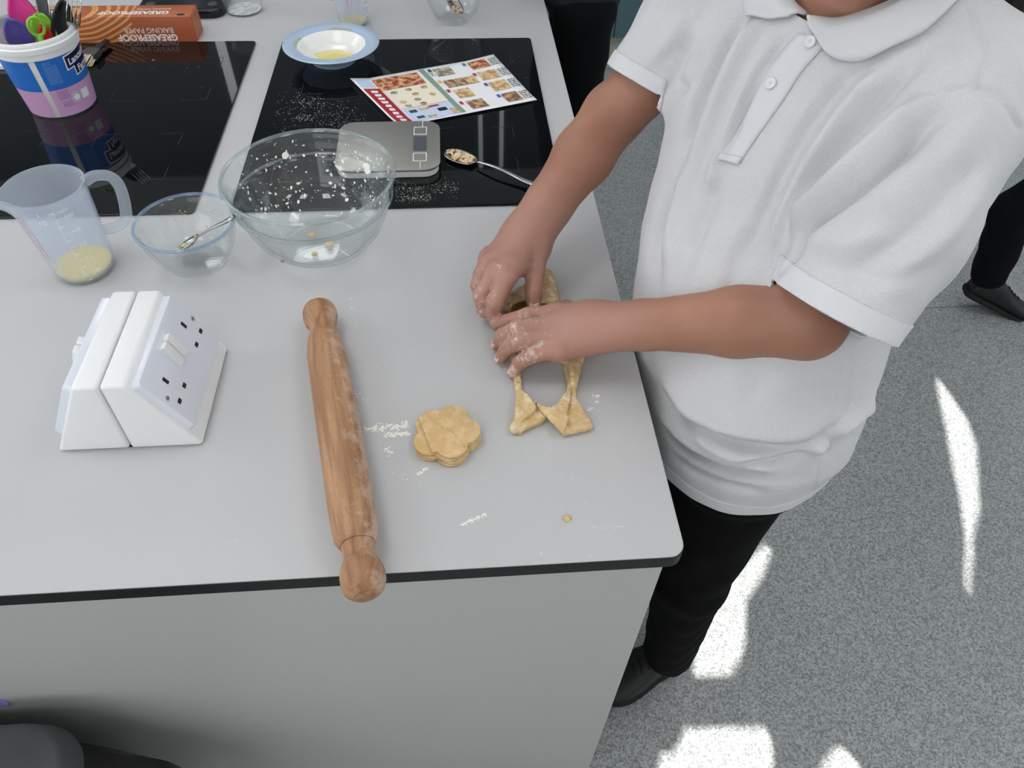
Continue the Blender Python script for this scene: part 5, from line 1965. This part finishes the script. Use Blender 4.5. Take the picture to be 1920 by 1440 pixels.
small_print(s0 + .16, .060, .092, .020, 11)
small_print(s0 + .16, .093, .099, .012, 2)
part('small_print', sp_, mat('print_pale_blue', rgb(150, 186, 232), .5), tub, smooth=0)['kind'] = 'stuff'
sp_ = MB()
small_print(s0 + .20, .032, .048, .018, 6)
small_print(s0 + .24, .018, .028, .016, 3)
part('small_print', sp_, M['label_lilac'], tub, smooth=0)['kind'] = 'stuff'
disc = MB()
disc.v = [(.0085 * math.cos(t), .0085 * math.sin(t), 0) for t in [2 * PI * k / 24 for k in range(24)]]
disc.f = [tuple(range(24))]
part('badge', wrap_tub(disc, s0 + .68, .030, .0010), M['label_white'], tub, smooth=0)
ringm = MB()
ringm.v = [(r_ * math.cos(t), r_ * math.sin(t), 0) for r_ in (.0064, .0073) for t in [2 * PI * k / 24 for k in range(24)]]
ringm.f = [(k, (k + 1) % 24, 24 + (k + 1) % 24, 24 + k) for k in range(24)]
part('badge_ring', wrap_tub(ringm, s0 + .68, .030, .0013), M['label_navy'], tub, smooth=0)
pn = MB()
pn.add([(0, -.008, 0), (.008, -.008, 0), (.016, -.008, 0), (.016, .008, 0), (.008, .008, 0), (0, .008, 0)], [(0, 1, 4, 5), (1, 2, 3, 4)])
part('badge_panel', wrap_tub(pn, s0 + .86, .030, .0008), M['label_white'], tub, smooth=0)
rul = MB()
for k in range(22):
    q = MB().add([(0, 0, 0), (.0016, 0, 0), (.0016, .0011, 0), (0, .0011, 0)], [(0, 1, 2, 3)])
    wrap_tub(q, s0, .052 + .0022 * k, .0009)
    rul.add(q.v, q.f)
part('measure_ticks', rul, M['label_white'], tub, smooth=0)['kind'] = 'stuff'


# utensils standing in the tub
def spatula(name, label, foot, dirv, L, head_l, head_w, col, cat='spatula', handle_col=None, thick=.004, shape='oval'):
    foot = Vector(foot)
    ax = Vector(dirv).normalized()
    cam_d = (CAM - foot)
    sd = ax.cross(cam_d).normalized()
    nn = sd.cross(ax).normalized()
    o = thing(name, label, cat, tuple(foot))
    part('handle', MB().tube([foot, foot + ax * (L - head_l * .9)], [.0045, .0055], 10, flat=.7, up=nn), handle_col or col, o, smooth=179)

    def fn(i, j):
        t, x = j, (i - .5) * 2
        if shape == 'oval':
            w = head_w / 2 * math.sin(PI * (.10 + .86 * t)) ** .6
        else:
            w = head_w / 2 * (min(1, .45 + t * 1.6))
        p = foot + ax * (L - head_l + t * head_l) + sd * (x * w) + nn * (.006 * x * x * (1 if shape == 'oval' else .2) + .002)
        return tuple(p)
    h = part('head', MB().grid(fn, 9, 14), col, o, smooth=179)
    s = h.modifiers.new('thickness', 'SOLIDIFY'); s.thickness = thick; s.offset = 0
    return o


def in_tub(px, py, z, fx, fy):
    """direction from a foot inside the tub to the tip seen at a pixel at height z"""
    foot = TB + Vector((fx * .8, fy * .8, .008))
    tip = JY(px, py, TB.y + z)
    return foot, (tip - foot), (tip - foot).length


pink, purple, green = mat('silicone_pink', rgb(214, 48, 142), .4), mat('silicone_purple', rgb(92, 78, 160), .4), mat('silicone_green', rgb(134, 190, 58), .4)
f, d, L = in_tub(27, -10, .035, .000, -.010)
spatula('spatula', 'pink silicone spatula, tallest in the utensil tub', f, d, L, .085, .046, pink)
f, d, L = in_tub(14, 34, -.020, -.010, .010)
spatula('spatula', 'purple silicone spoon leaning in the utensil tub', f, d, L, .055, .040, purple)
f, d, L = in_tub(72, 24, .010, .006, -.010)
spatula('spatula', 'green silicone spoon with a rounded head in the utensil tub', f, d, L, .055, .038, green)
# small green measuring loop in front
f = TB + Vector((.004, -.006, .010))
gl = thing('measuring_spoon', 'lime green measuring spoon with a hollow loop at the tub rim', 'measuring spoon', tuple(f))
tipc = JY(68, 50, TB.y - .030)
ax_ = (tipc - f).normalized()
sd_ = ax_.cross(CAM - f).normalized()
loop = [tipc + ax_ * (.016 * math.sin(t)) + sd_ * (.011 * math.cos(t)) for t in [2 * PI * k / 24 for k in range(25)]]
part('loop', MB().tube(loop, .0026, 8, cap=False), green, gl, smooth=179)
part('handle', MB().tube([f, tipc - ax_ * .015], .0045, 8), green, gl, smooth=179)
rd_ = mat('plastic_red', rgb(196, 40, 40), .4)
f, d, L = in_tub(78, 46, .004, .020, .0)
spatula('spatula', 'small red plastic scoop behind the lime green loop', f, d, L, .03, .018, rd_)
gr_ = mat('plastic_dark_grey', rgb(70, 76, 80), .45)
f, d, L = in_tub(74, -14, .045, .010, -.010)
spatula('spatula', 'flat dark grey turner handle rising from the tub', f, d, L, .10, .016, gr_, shape='flat')
f, d, L = in_tub(120, 0, .020, -.010, .0)
spatula('spatula', 'black plastic serving spoon at the right of the tub', f, d, L, .075, .030, M['black'])
f, d, L = in_tub(2, 30, .000, -.010, .0)
spatula('spatula', 'grey flat scraper at the left rim of the tub', f, d, L, .05, .020, mat('plastic_grey', rgb(150, 156, 160), .4), shape='flat')


def fork(label, px, py, z, fx, fy):
    f, d, L = in_tub(px, py, z, fx, fy)
    ax = d.normalized()
    sd = ax.cross(CAM - f).normalized()
    nn = sd.cross(ax)
    o = thing('fork', label, 'fork', tuple(f), 'steel forks in the utensil tub')
    part('handle', MB().tube([f, f + ax * (L - .06)], [.004, .0026], 8, flat=.5, up=nn), M['steel'], o, smooth=179)
    part('neck', MB().hull([f + ax * (L - .06) + sd * s * .003 + nn * t for s, t in ((-1, -.001), (1, -.001), (1, .001), (-1, .001))], [f + ax * (L - .042) + sd * s * .010 + nn * t for s, t in ((-1, -.001), (1, -.001), (1, .001), (-1, .001))]), M['steel'], o, smooth=0)
    for k in range(4):
        x = (-1.5 + k) * .0062
        b = f + ax * (L - .044) + sd * x
        part('tine', MB().tube([b, b + ax * .022 + nn * .002, b + ax * .044], [.0017, .0016, .0008], 6), M['steel'], o, smooth=179)
    return o


fork('steel fork standing behind the green spoon in the tub', 104, 2, .030, .000, .010)
fork('steel fork leaning out at the right rim of the tub', 140, -4, .010, .010, .0)

# brush lying behind the tub
b0, b1 = J(176, 116, WT + .016), J(150, 100, WT + .016)
bx = Vector((.22, .98, 0)).normalized()
bsd = Vector((-bx.y, bx.x, 0))
bc = J(163, 107, WT + .014)
br = thing('pastry_brush', 'pastry brush with a dark ferrule and cream bristles behind the tub', 'brush', (bc.x, bc.y, WT + .005))
fer = MB().hull([bc + bsd * s * .017 + Vector((0, 0, t)) for s, t in ((-1, -.008), (1, -.008), (1, .006), (-1, .006))], [bc + bx * .030 + bsd * s * .013 + Vector((0, 0, t)) for s, t in ((-1, -.007), (1, -.007), (1, .006), (-1, .006))])
part('ferrule', fer, M['dark_grey'], br, bevel=.002, smooth=30)
part('handle', MB().tube([bc + bx * .030, bc + bx * .075], [.008, .006], 10, flat=.6), M['black'], br, smooth=179)
M['bristle'] = mat('bristle', rgb(222, 212, 184), .8)
random.seed(9)
bmb = MB()
for k in range(70):
    s, t = rnd(-1, 1), rnd(-1, 1)
    st = bc + bsd * (s * .015) + Vector((0, 0, t * .006))
    bmb.tube([st, st - bx * rnd(.018, .024) + bsd * s * .004 - Vector((0, 0, .003))], [.0012, .0007], 4)
part('bristles', bmb, M['bristle'], br, smooth=0)['kind'] = 'stuff'
# white board at the left edge of the picture
q = J(8, 131, WT + .005)
single('chopping_board', MB().prism(rrect(q.x - .34, q.x + .012, q.y, q.y + .10, .008), WT + .0051, WT + .0125), M['white_plastic'], (q.x - .16, q.y + .05, WT + .0051), 'white plastic board lying on the hob left of the tub', 'board', bevel=.0015, smooth=30)

# ------------------------------------------------------------------ greaseproof paper box
bq0, bq1 = J(137, 73, WT), J(372, 75, WT)
bx0, bx1 = -.86, bq1.x
by0, by1 = HY1 + .008, HY1 + .066
bz0, bz1 = WT + .0004, WT + .050
bxo = thing('baking_paper_box', 'long orange-brown carton of greaseproof baking paper behind the hob', 'box', ((bx0 + bx1) / 2, (by0 + by1) / 2, WT))
mcb = bpy.data.materials.new('carton')
mcb.use_nodes = True
nt = mcb.node_tree
bs = nt.nodes['Principled BSDF']
tc = nt.nodes.new('ShaderNodeTexCoord')
mpn = nt.nodes.new('ShaderNodeMapping')
mpn.inputs['Location'].default_value = (.07, .0, -.16)
mpn.inputs['Scale'].default_value = (1.0, 0.9, 1.5)
nt.links.new(tc.outputs['Object'], mpn.inputs['Vector'])
wv = nt.nodes.new('ShaderNodeTexWave')
wv.wave_type = 'RINGS'; wv.rings_direction = 'SPHERICAL'
wv.inputs['Scale'].default_value = 24; wv.inputs['Distortion'].default_value = 2.5; wv.inputs['Detail'].default_value = 1; wv.inputs['Detail Scale'].default_value = .6
nt.links.new(mpn.outputs[0], wv.inputs['Vector'])
rp = nt.nodes.new('ShaderNodeValToRGB')
rp.color_ramp.interpolation = 'CONSTANT'
base = rgb(178, 96, 58)
rp.color_ramp.elements[0].color = base
rp.color_ramp.elements[1].position = .62; rp.color_ramp.elements[1].color = rgb(208, 132, 84)
for p_, c_ in ((.78, rgb(232, 186, 92)), (.93, rgb(214, 150, 100))):
    e_ = rp.color_ramp.elements.new(p_); e_.color = c_
nt.links.new(wv.outputs['Fac'], rp.inputs['Fac'])
sxn = nt.nodes.new('ShaderNodeSeparateXYZ'); nt.links.new(tc.outputs['Object'], sxn.inputs[0])
gt = nt.nodes.new('ShaderNodeMath'); gt.operation = 'LESS_THAN'; gt.inputs[1].default_value = .055
nt.links.new(sxn.outputs['X'], gt.inputs[0])
mxn = nt.nodes.new('ShaderNodeMix'); mxn.data_type = 'RGBA'; mxn.inputs['A'].default_value = base
nt.links.new(gt.outputs[0], mxn.inputs['Factor']); nt.links.new(rp.outputs['Color'], mxn.inputs['B'])
nt.links.new(mxn.outputs['Result'], bs.inputs['Base Color'])
bs.inputs['Roughness'].default_value = .4
M['carton'] = mcb
part('carton', MB().box(bx0, bx1, by0, by1, bz0, bz1), mcb, bxo, bevel=.0012, smooth=30)
part('end_flap', MB().hull([(bx1 + .0002, by0 + .002, bz0 + .002), (bx1 + .0002, by1 - .002, bz0 + .002), (bx1 + .0002, by1 - .002, bz1 - .002), (bx1 + .0002, by0 + .002, bz1 - .002)], [(bx1 + .0012, by0 + .004, bz0 + .004), (bx1 + .0012, by1 - .004, bz0 + .004), (bx1 + .0012, by1 - .004, bz1 - .004), (bx1 + .0012, by0 + .004, bz1 - .004)]), mcb, bxo, smooth=0)
part('thumb_hole', MB().prism([(bx1 - .020 + .008 * math.cos(t), by0 + .0090 + .005 * math.sin(t)) for t in [2 * PI * k / 16 for k in range(16)]], bz1 - .0006, bz1 + .0002), M['black'], bxo, smooth=0)


def box_text(txt, size, x, y, z, face, bold=0.0):
    """upside-down lettering: on top (face 't') or on the front (face 'f')"""
    mb_ = text_mb(txt, size, bold=bold)
    out = []
    for a, b, _ in mb_.v:
        if face == 't':
            out.append((x - a, y - b, z + .0004))
        else:
            out.append((x - a, y - .0004, z - b))
    mb_.v = out
    return mb_


M['box_white'] = mat('box_white', rgb(240, 236, 232), .5)
part('lettering', box_text('GREASEPROOF', .0205, bx1 - .045, by0 + .026, bz1, 't', .0007), M['box_white'], bxo, smooth=0)
part('lettering', box_text('BAKING PAPER', .0100, bx1 - .045, by0 + .040, bz1, 't'), M['box_white'], bxo, smooth=0)
part('lettering', box_text('GREASEPROOF', .0175, bx1 - .036, by0, bz0 + .0150, 'f', .0006), M['box_white'], bxo, smooth=0)
part('lettering', box_text('BAKING PAPER', .0145, bx1 - .040, by0, bz0 + .0280, 'f'), M['box_white'], bxo, smooth=0)

# black device lying upside down with round rubber feet
dv0 = J(392, 36, WT)
dvx1, dvy0 = J(418, 24, WT + .01).x, dv0.y
dvc = thing('black_scale', 'black plastic kitchen scale lying face down behind the orange carton', 'scale', (dvx1 - .09, dvy0 + .08, WT))
part('body', MB().prism(rrect(dvx1 - .18, dvx1, dvy0, dvy0 + .17, .025, 8), WT + .0004, WT + .018), M['black_gloss'], dvc, bevel=.004, seg=3, smooth=40)
for fx, fy in ((dvx1 - .025, dvy0 + .035), (dvx1 - .155, dvy0 + .035), (dvx1 - .025, dvy0 + .14), (dvx1 - .155, dvy0 + .14)):
    part('rubber_foot', MB().lathe([(0, .0195), (.009, .0195), (.0105, .0180), (.0105, .0170)], 24, (fx, fy, WT)), M['dark_grey'], dvc, smooth=40)
part('rating_sticker', MB().prism([(dvx1 - .022 + .012 * math.cos(t), dvy0 + .075 + .007 * math.sin(t)) for t in [2 * PI * k / 20 for k in range(20)]], WT + .0181, WT + .0184), M['label_white'], dvc, smooth=0)

# clear plastic cup, second glass bowl with spoon, sheet of paper at the top edge
cp = J(459, 20, WT)
M['clear_plastic'] = thin('clear_plastic', (.98, .99, .99, 1), rgb(230, 234, 236), .08, .07, 1.4)
cpo = thing('plastic_cup', 'clear plastic tub with white residue behind the left hob', 'cup', (cp.x, cp.y, WT + .0004))
part('cup', MB().lathe([(0, .001), (.036, .001), (.040, .004), (.048, .080), (.0495, .082), (.0485, .083), (.0468, .080), (.0385, .005), (.035, .0026), (0, .0026)], 56, (cp.x, cp.y, WT + .0004)), M['clear_plastic'], cpo, smooth=40)
part('residue', MB().lathe([(0, .0030), (.033, .0030), (.036, .0040), (.030, .0044), (0, .0042)], 32, (cp.x, cp.y, WT + .0004)), mat('residue', rgb(226, 226, 224), .5, vary=(rgb(190, 192, 194), 120, .45, .6)), cpo, smooth=60)
g2 = J(852, 36, WT)
g2c = (g2.x, g2.y, WT + .0006)
gbo, gb_in = glass_bowl('glass_basin', 'clear glass bowl with a dirty spoon at the far end of the bench', g2c, [(0, .002), (.026, .002), (.034, 0), (.039, .004), (.050, .020), (.058, .040), (.063, .060), (.0655, .074)], .0035)
spoon('steel spoon with caked dough inside the far glass bowl', (g2c[0] + .012, g2c[1] - .016), (g2c[0] - .050, g2c[1] + .050), .05, .034, WT + .012, WT + .088, 'steel', ('floury_dough', 20), lift=.002)
pp = J(548, 0, WT)
single('paper_sheet', MB().box(pp.x - .05, pp.x + .075, pp.y - .001, pp.y + .18, WT + .0003, WT + .0007), M['paper'], (pp.x, pp.y + .09, WT), 'blank white paper sheet at the far edge of the bench', 'paper', smooth=0)

# ------------------------------------------------------------------ bin with a black liner in front of the end panel
bn = thing('waste_bin', 'dark grey plastic bin with a smooth lid beside the island end panel', 'bin', (-.74, .12, 0))
bX0, bX1, bY0, bY1 = -1.02, -.486, -.06, .335
part('bin_body', MB().hull([(x, y, .0) for x, y in rrect(bX0 + .05, bX1 - .05, bY0 + .04, bY1 - .03, .05, 6)], [(x, y, .50) for x, y in rrect(bX0 + .012, bX1 - .012, bY0 + .012, bY1 - .012, .06, 6)]), M['black'], bn, smooth=40)
M['lid'] = mat('lid_plastic', rgb(70, 74, 76), .38, vary=(rgb(84, 88, 90), 6, .4, .7), bump=(60, .03))
part('lid', MB().hull([(x, y, .560) for x, y in rrect(bX0, bX1, bY0, bY1, .07, 8)], [(x, y, .602) for x, y in rrect(bX0 + .012, bX1 - .012, bY0 + .012, bY1 - .010, .065, 8)]), M['lid'], bn, bevel=.006, seg=3, smooth=50)
M['liner'] = mat('bin_liner', rgb(14, 14, 18), .16, bump=(55, .9))
random.seed(21)
ln = MB()
nl, ml_ = 96, 14


def liner(i, j):
    a = 2 * PI * i
    c, s = math.cos(a), math.sin(a)
    rx, ry = (bX1 - bX0) / 2 - .010, (bY1 - bY0) / 2 - .008
    k = (abs(c) ** 4 + abs(s) ** 4) ** -.25
    fl_ = .016 * math.sin(a * 17 + 3 * j) * j + .012 * math.sin(a * 29 + 1.3 + 5 * j) * j
    bulge = .020 * math.sin(PI * j) + fl_
    x = (bX0 + bX1) / 2 + (rx + bulge) * c * k
    y = (bY0 + bY1) / 2 + (ry + (bulge if s < .3 else min(bulge, .012))) * s * k
    z = .560 - .15 * j + .02 * math.sin(a * 9) * j
    if c > .2 and s > -.2:
        x += (.13 * j) * min(1, (c - .2) * 2)
    return (x, min(y, .352), z)


lo_ = part('bin_liner', ln.grid(liner, nl, ml_, wrap_u=True), M['liner'], bn, smooth=25)
lo_['label'] = 'black plastic bag hanging out under the lid'
cl = JY(2, 1318, .3605)
lil = [(-.022, -.010), (.004, -.012), (.008, -.002), (.003, .010), (-.012, .013), (-.024, .006)]
mb = MB().hull([(cl.x + x, .3618, cl.z + z_) for x, z_ in lil], [(cl.x + x * .95, .3590 - .001 * math.sin(40 * x), cl.z + z_ * .95) for x, z_ in lil])
single('paper_tag', mb, mat('lilac_paper', rgb(150, 150, 214), .6), (cl.x, .3618, cl.z), 'small lilac tag stuck on the end panel above the bin', 'tag', smooth=0)


# ------------------------------------------------------------------ people further off
def dark_person(label, base, face_deg, hipL, hipR, kneeL, kneeR, ankL, ankR, shoes, top_col, h=.009, group=None):
    """trousered figure; joints relative to the base point on the floor"""
    B_ = Vector(base)
    o = thing('person', label, 'person', base)
    W = lambda p: A(Vector(p) + B_)
    hL, hR, kL, kR, aL, aR = map(W, (hipL, hipR, kneeL, kneeR, ankL, ankR))
    mid = (hL + hR) / 2
    fw0 = A((math.cos(math.radians(face_deg)), math.sin(math.radians(face_deg)), 0))
    g = [(cone(hL, kL, .070, .058), 0), (cone(kL, aL, .060, .052), .02), (cone(hR, kR, .070, .058), .03), (cone(kR, aR, .062, .052), .01), (cone(mid + [0, 0, .02], mid + [0, 0, .12], 0.095, .10, fw0, .78), .05)]
    allp = np.stack([hL, hR, kL, kR, aL, aR])
    lo, hi = allp.min(0) - .16, allp.max(0) + .26
    v, q_ = nets(g, lo, hi, h, noise=lambda P: .003 * np.sin(P[:, 2] * 60 + 4 * np.sin(P[:, 0] * 30)) * np.sin(P[:, 1] * 40))
    link('trousers', np_mesh('trousers', relax(v, q_, 2), q_, base), M['navy'], o)
    ph_ = math.radians(face_deg)
    fw, lf_ = A((math.cos(ph_), math.sin(ph_), 0)), A((-math.sin(ph_), math.cos(ph_), 0))
    sL, sR = mid + lf_ * .17 + [0, 0, .50], mid - lf_ * .17 + [0, 0, .50]
    eL, eR = sL + lf_ * .05 - fw * .02 + A((0, 0, -.26)), sR - lf_ * .05 - fw * .02 + A((0, 0, -.26))
    wL, wR = eL + fw * .17 - lf_ * .12 + A((0, 0, .04)), eR + fw * .19 + lf_ * .10 + A((0, 0, .07))
    g = [(cone(mid + [0, 0, .06], mid + [0, 0, .30], .135, .135, fw, .75), 0), (cone(mid + [0, 0, .30], mid + [0, 0, .46], .14, .11, fw, .75), .05), (cone(sL, sR, .06, .06), .05), (cone(sL, eL, .055, .048), .03), (cone(eL, wL, .048, .036), .02), (cone(sR, eR, .055, .048), .03), (cone(eR, wR, .048, .036), .02)]
    v, q_ = nets(g, mid + A((-.42, -.42, -.14)), mid + A((.42, .42, .66)), h)
    link('jumper', np_mesh('jumper', relax(v, q_, 2), q_, base), top_col, o)
    hc = mid + fw * .02 + A((0, 0, .72))
    def hand(w, e):
        t = (w - e) / np.linalg.norm(w - e)
        u = np.cross(t, A((0, 0, 1))); u /= np.linalg.norm(u)
        k = np.cross(u, t)
        return [(cone(e * .3 + w * .7, w, .026, .024), .01), (cone(w, w + t * .075, .022, .027, u, .6), .01)] + [(cone(w + t * .075 + k * x, w + t * .15 - u * .01 + k * x * 1.2, .0085, .007), .004) for x in (-.028, -.009, .009, .026)] + [(cone(w + t * .03, w + t * .075 + k * .05, .010, .008), .006)]
    Rm = np.stack([lf_, fw, A((0, 0, 1))])
    g = [(cone(mid + [0, 0, .48], hc - [0, 0, .05], .05, .048), 0), (ell(hc + A((0, 0, .015)), (.072, .09, .105), Rm), .02), (ell(hc + fw * .03 - A((0, 0, .06)), (.05, .06, .055), Rm), .02), (cone(hc + fw * .088, hc + fw * .103 - A((0, 0, .03)), .008, .013), .008), (ell(hc + lf_ * .074 - A((0, 0, .01)), (.012, .02, .03), Rm), .006), (ell(hc - lf_ * .074 - A((0, 0, .01)), (.012, .02, .03), Rm), .006)] + hand(wL, eL) + hand(wR, eR)
    v, q_ = nets(g, mid + A((-.45, -.45, -.20)), mid + A((.45, .45, .90)), .006)
    link('body', np_mesh('body', relax(v, q_, 1), q_, base), M['skin_plain'], o)
    hr = lambda P: np.maximum(ell(hc + A((0, 0, .02)) - fw * .012, (.082, .098, .112), Rm)(P), (P - (hc + fw * .045)) @ fw - .35 * ((P - hc)[:, 2]))
    v, q_ = nets([(hr, 0)], hc - .16, hc + .18, .007)
    link('hair', np_mesh('hair', relax(v, q_, 1), q_, base), M['hair'], o)
    for heel, toe in shoes:
        shoe(tuple(Vector(heel) + B_), tuple(Vector(toe) + B_), o)
    return o


M['navy'] = mat('navy_cloth', rgb(6, 7, 10), .9, spec=.2)
M['jumper'] = mat('dark_jumper', rgb(24, 27, 38), .9)
M['skin_plain'] = mat('skin_plain', rgb(196, 148, 126), .55)
# standing on the far right side of the bench
bz = Vector((.318, 1.86, 0))
dark_person('person standing in dark trousers at the far right edge of the bench', tuple(bz), 0, (0, -.075, .86), (0, .075, .86), (.0, -.07, .47), (.01, .08, .47), (.02, -.07, .10), (.02, .09, .10), [((-.07, -.07, 0), (.17, -.085, 0)), ((-.07, .09, 0), (.17, .105, 0))], M['jumper'])
# walking on the right: rear foot pushing off, seen at the picture's right edge
toe = J(1886, 583, .0)
heel = J(1806, 548, .055)
bz = Vector((toe.x + .12, toe.y + .05, 0))
ank = JY(1856, 512, toe.y + .03) - bz
kn = JY(1902, 395, toe.y + .06) - bz
wp = dark_person('person walking past in dark trousers at the right edge, rear heel lifted', tuple(bz), -15, (0.05, .085, .86), (0.02, -.075, .86), (.24, .09, .50), tuple(kn), (.30, .09, .12), tuple(ank), [((.24, .10, 0), (.49, .05, 0))], M['jumper'])


def tilted_shoe(heel, toe, parent):
    b = [c for c in parent.children]
    shoe((0, 0, 0), (.25, 0, 0), parent)
    new = [c for c in parent.children if c not in b]
    ax = (toe - heel).normalized()
    sd = Vector((0, 0, 1)).cross(ax).normalized()
    up = ax.cross(sd)
    Mx = Matrix(((ax.x, sd.x, up.x, heel.x), (ax.y, sd.y, up.y, heel.y), (ax.z, sd.z, up.z, heel.z), (0, 0, 0, 1)))
    off = Vector(parent.location)
    for c in new:
        for ob in [c] + list(c.children):
            for v in ob.data.vertices:
                w = Mx @ (v.co + off)
                v.co = w - off


ax_t = (toe - heel).normalized()
tilted_shoe(heel, toe, wp)
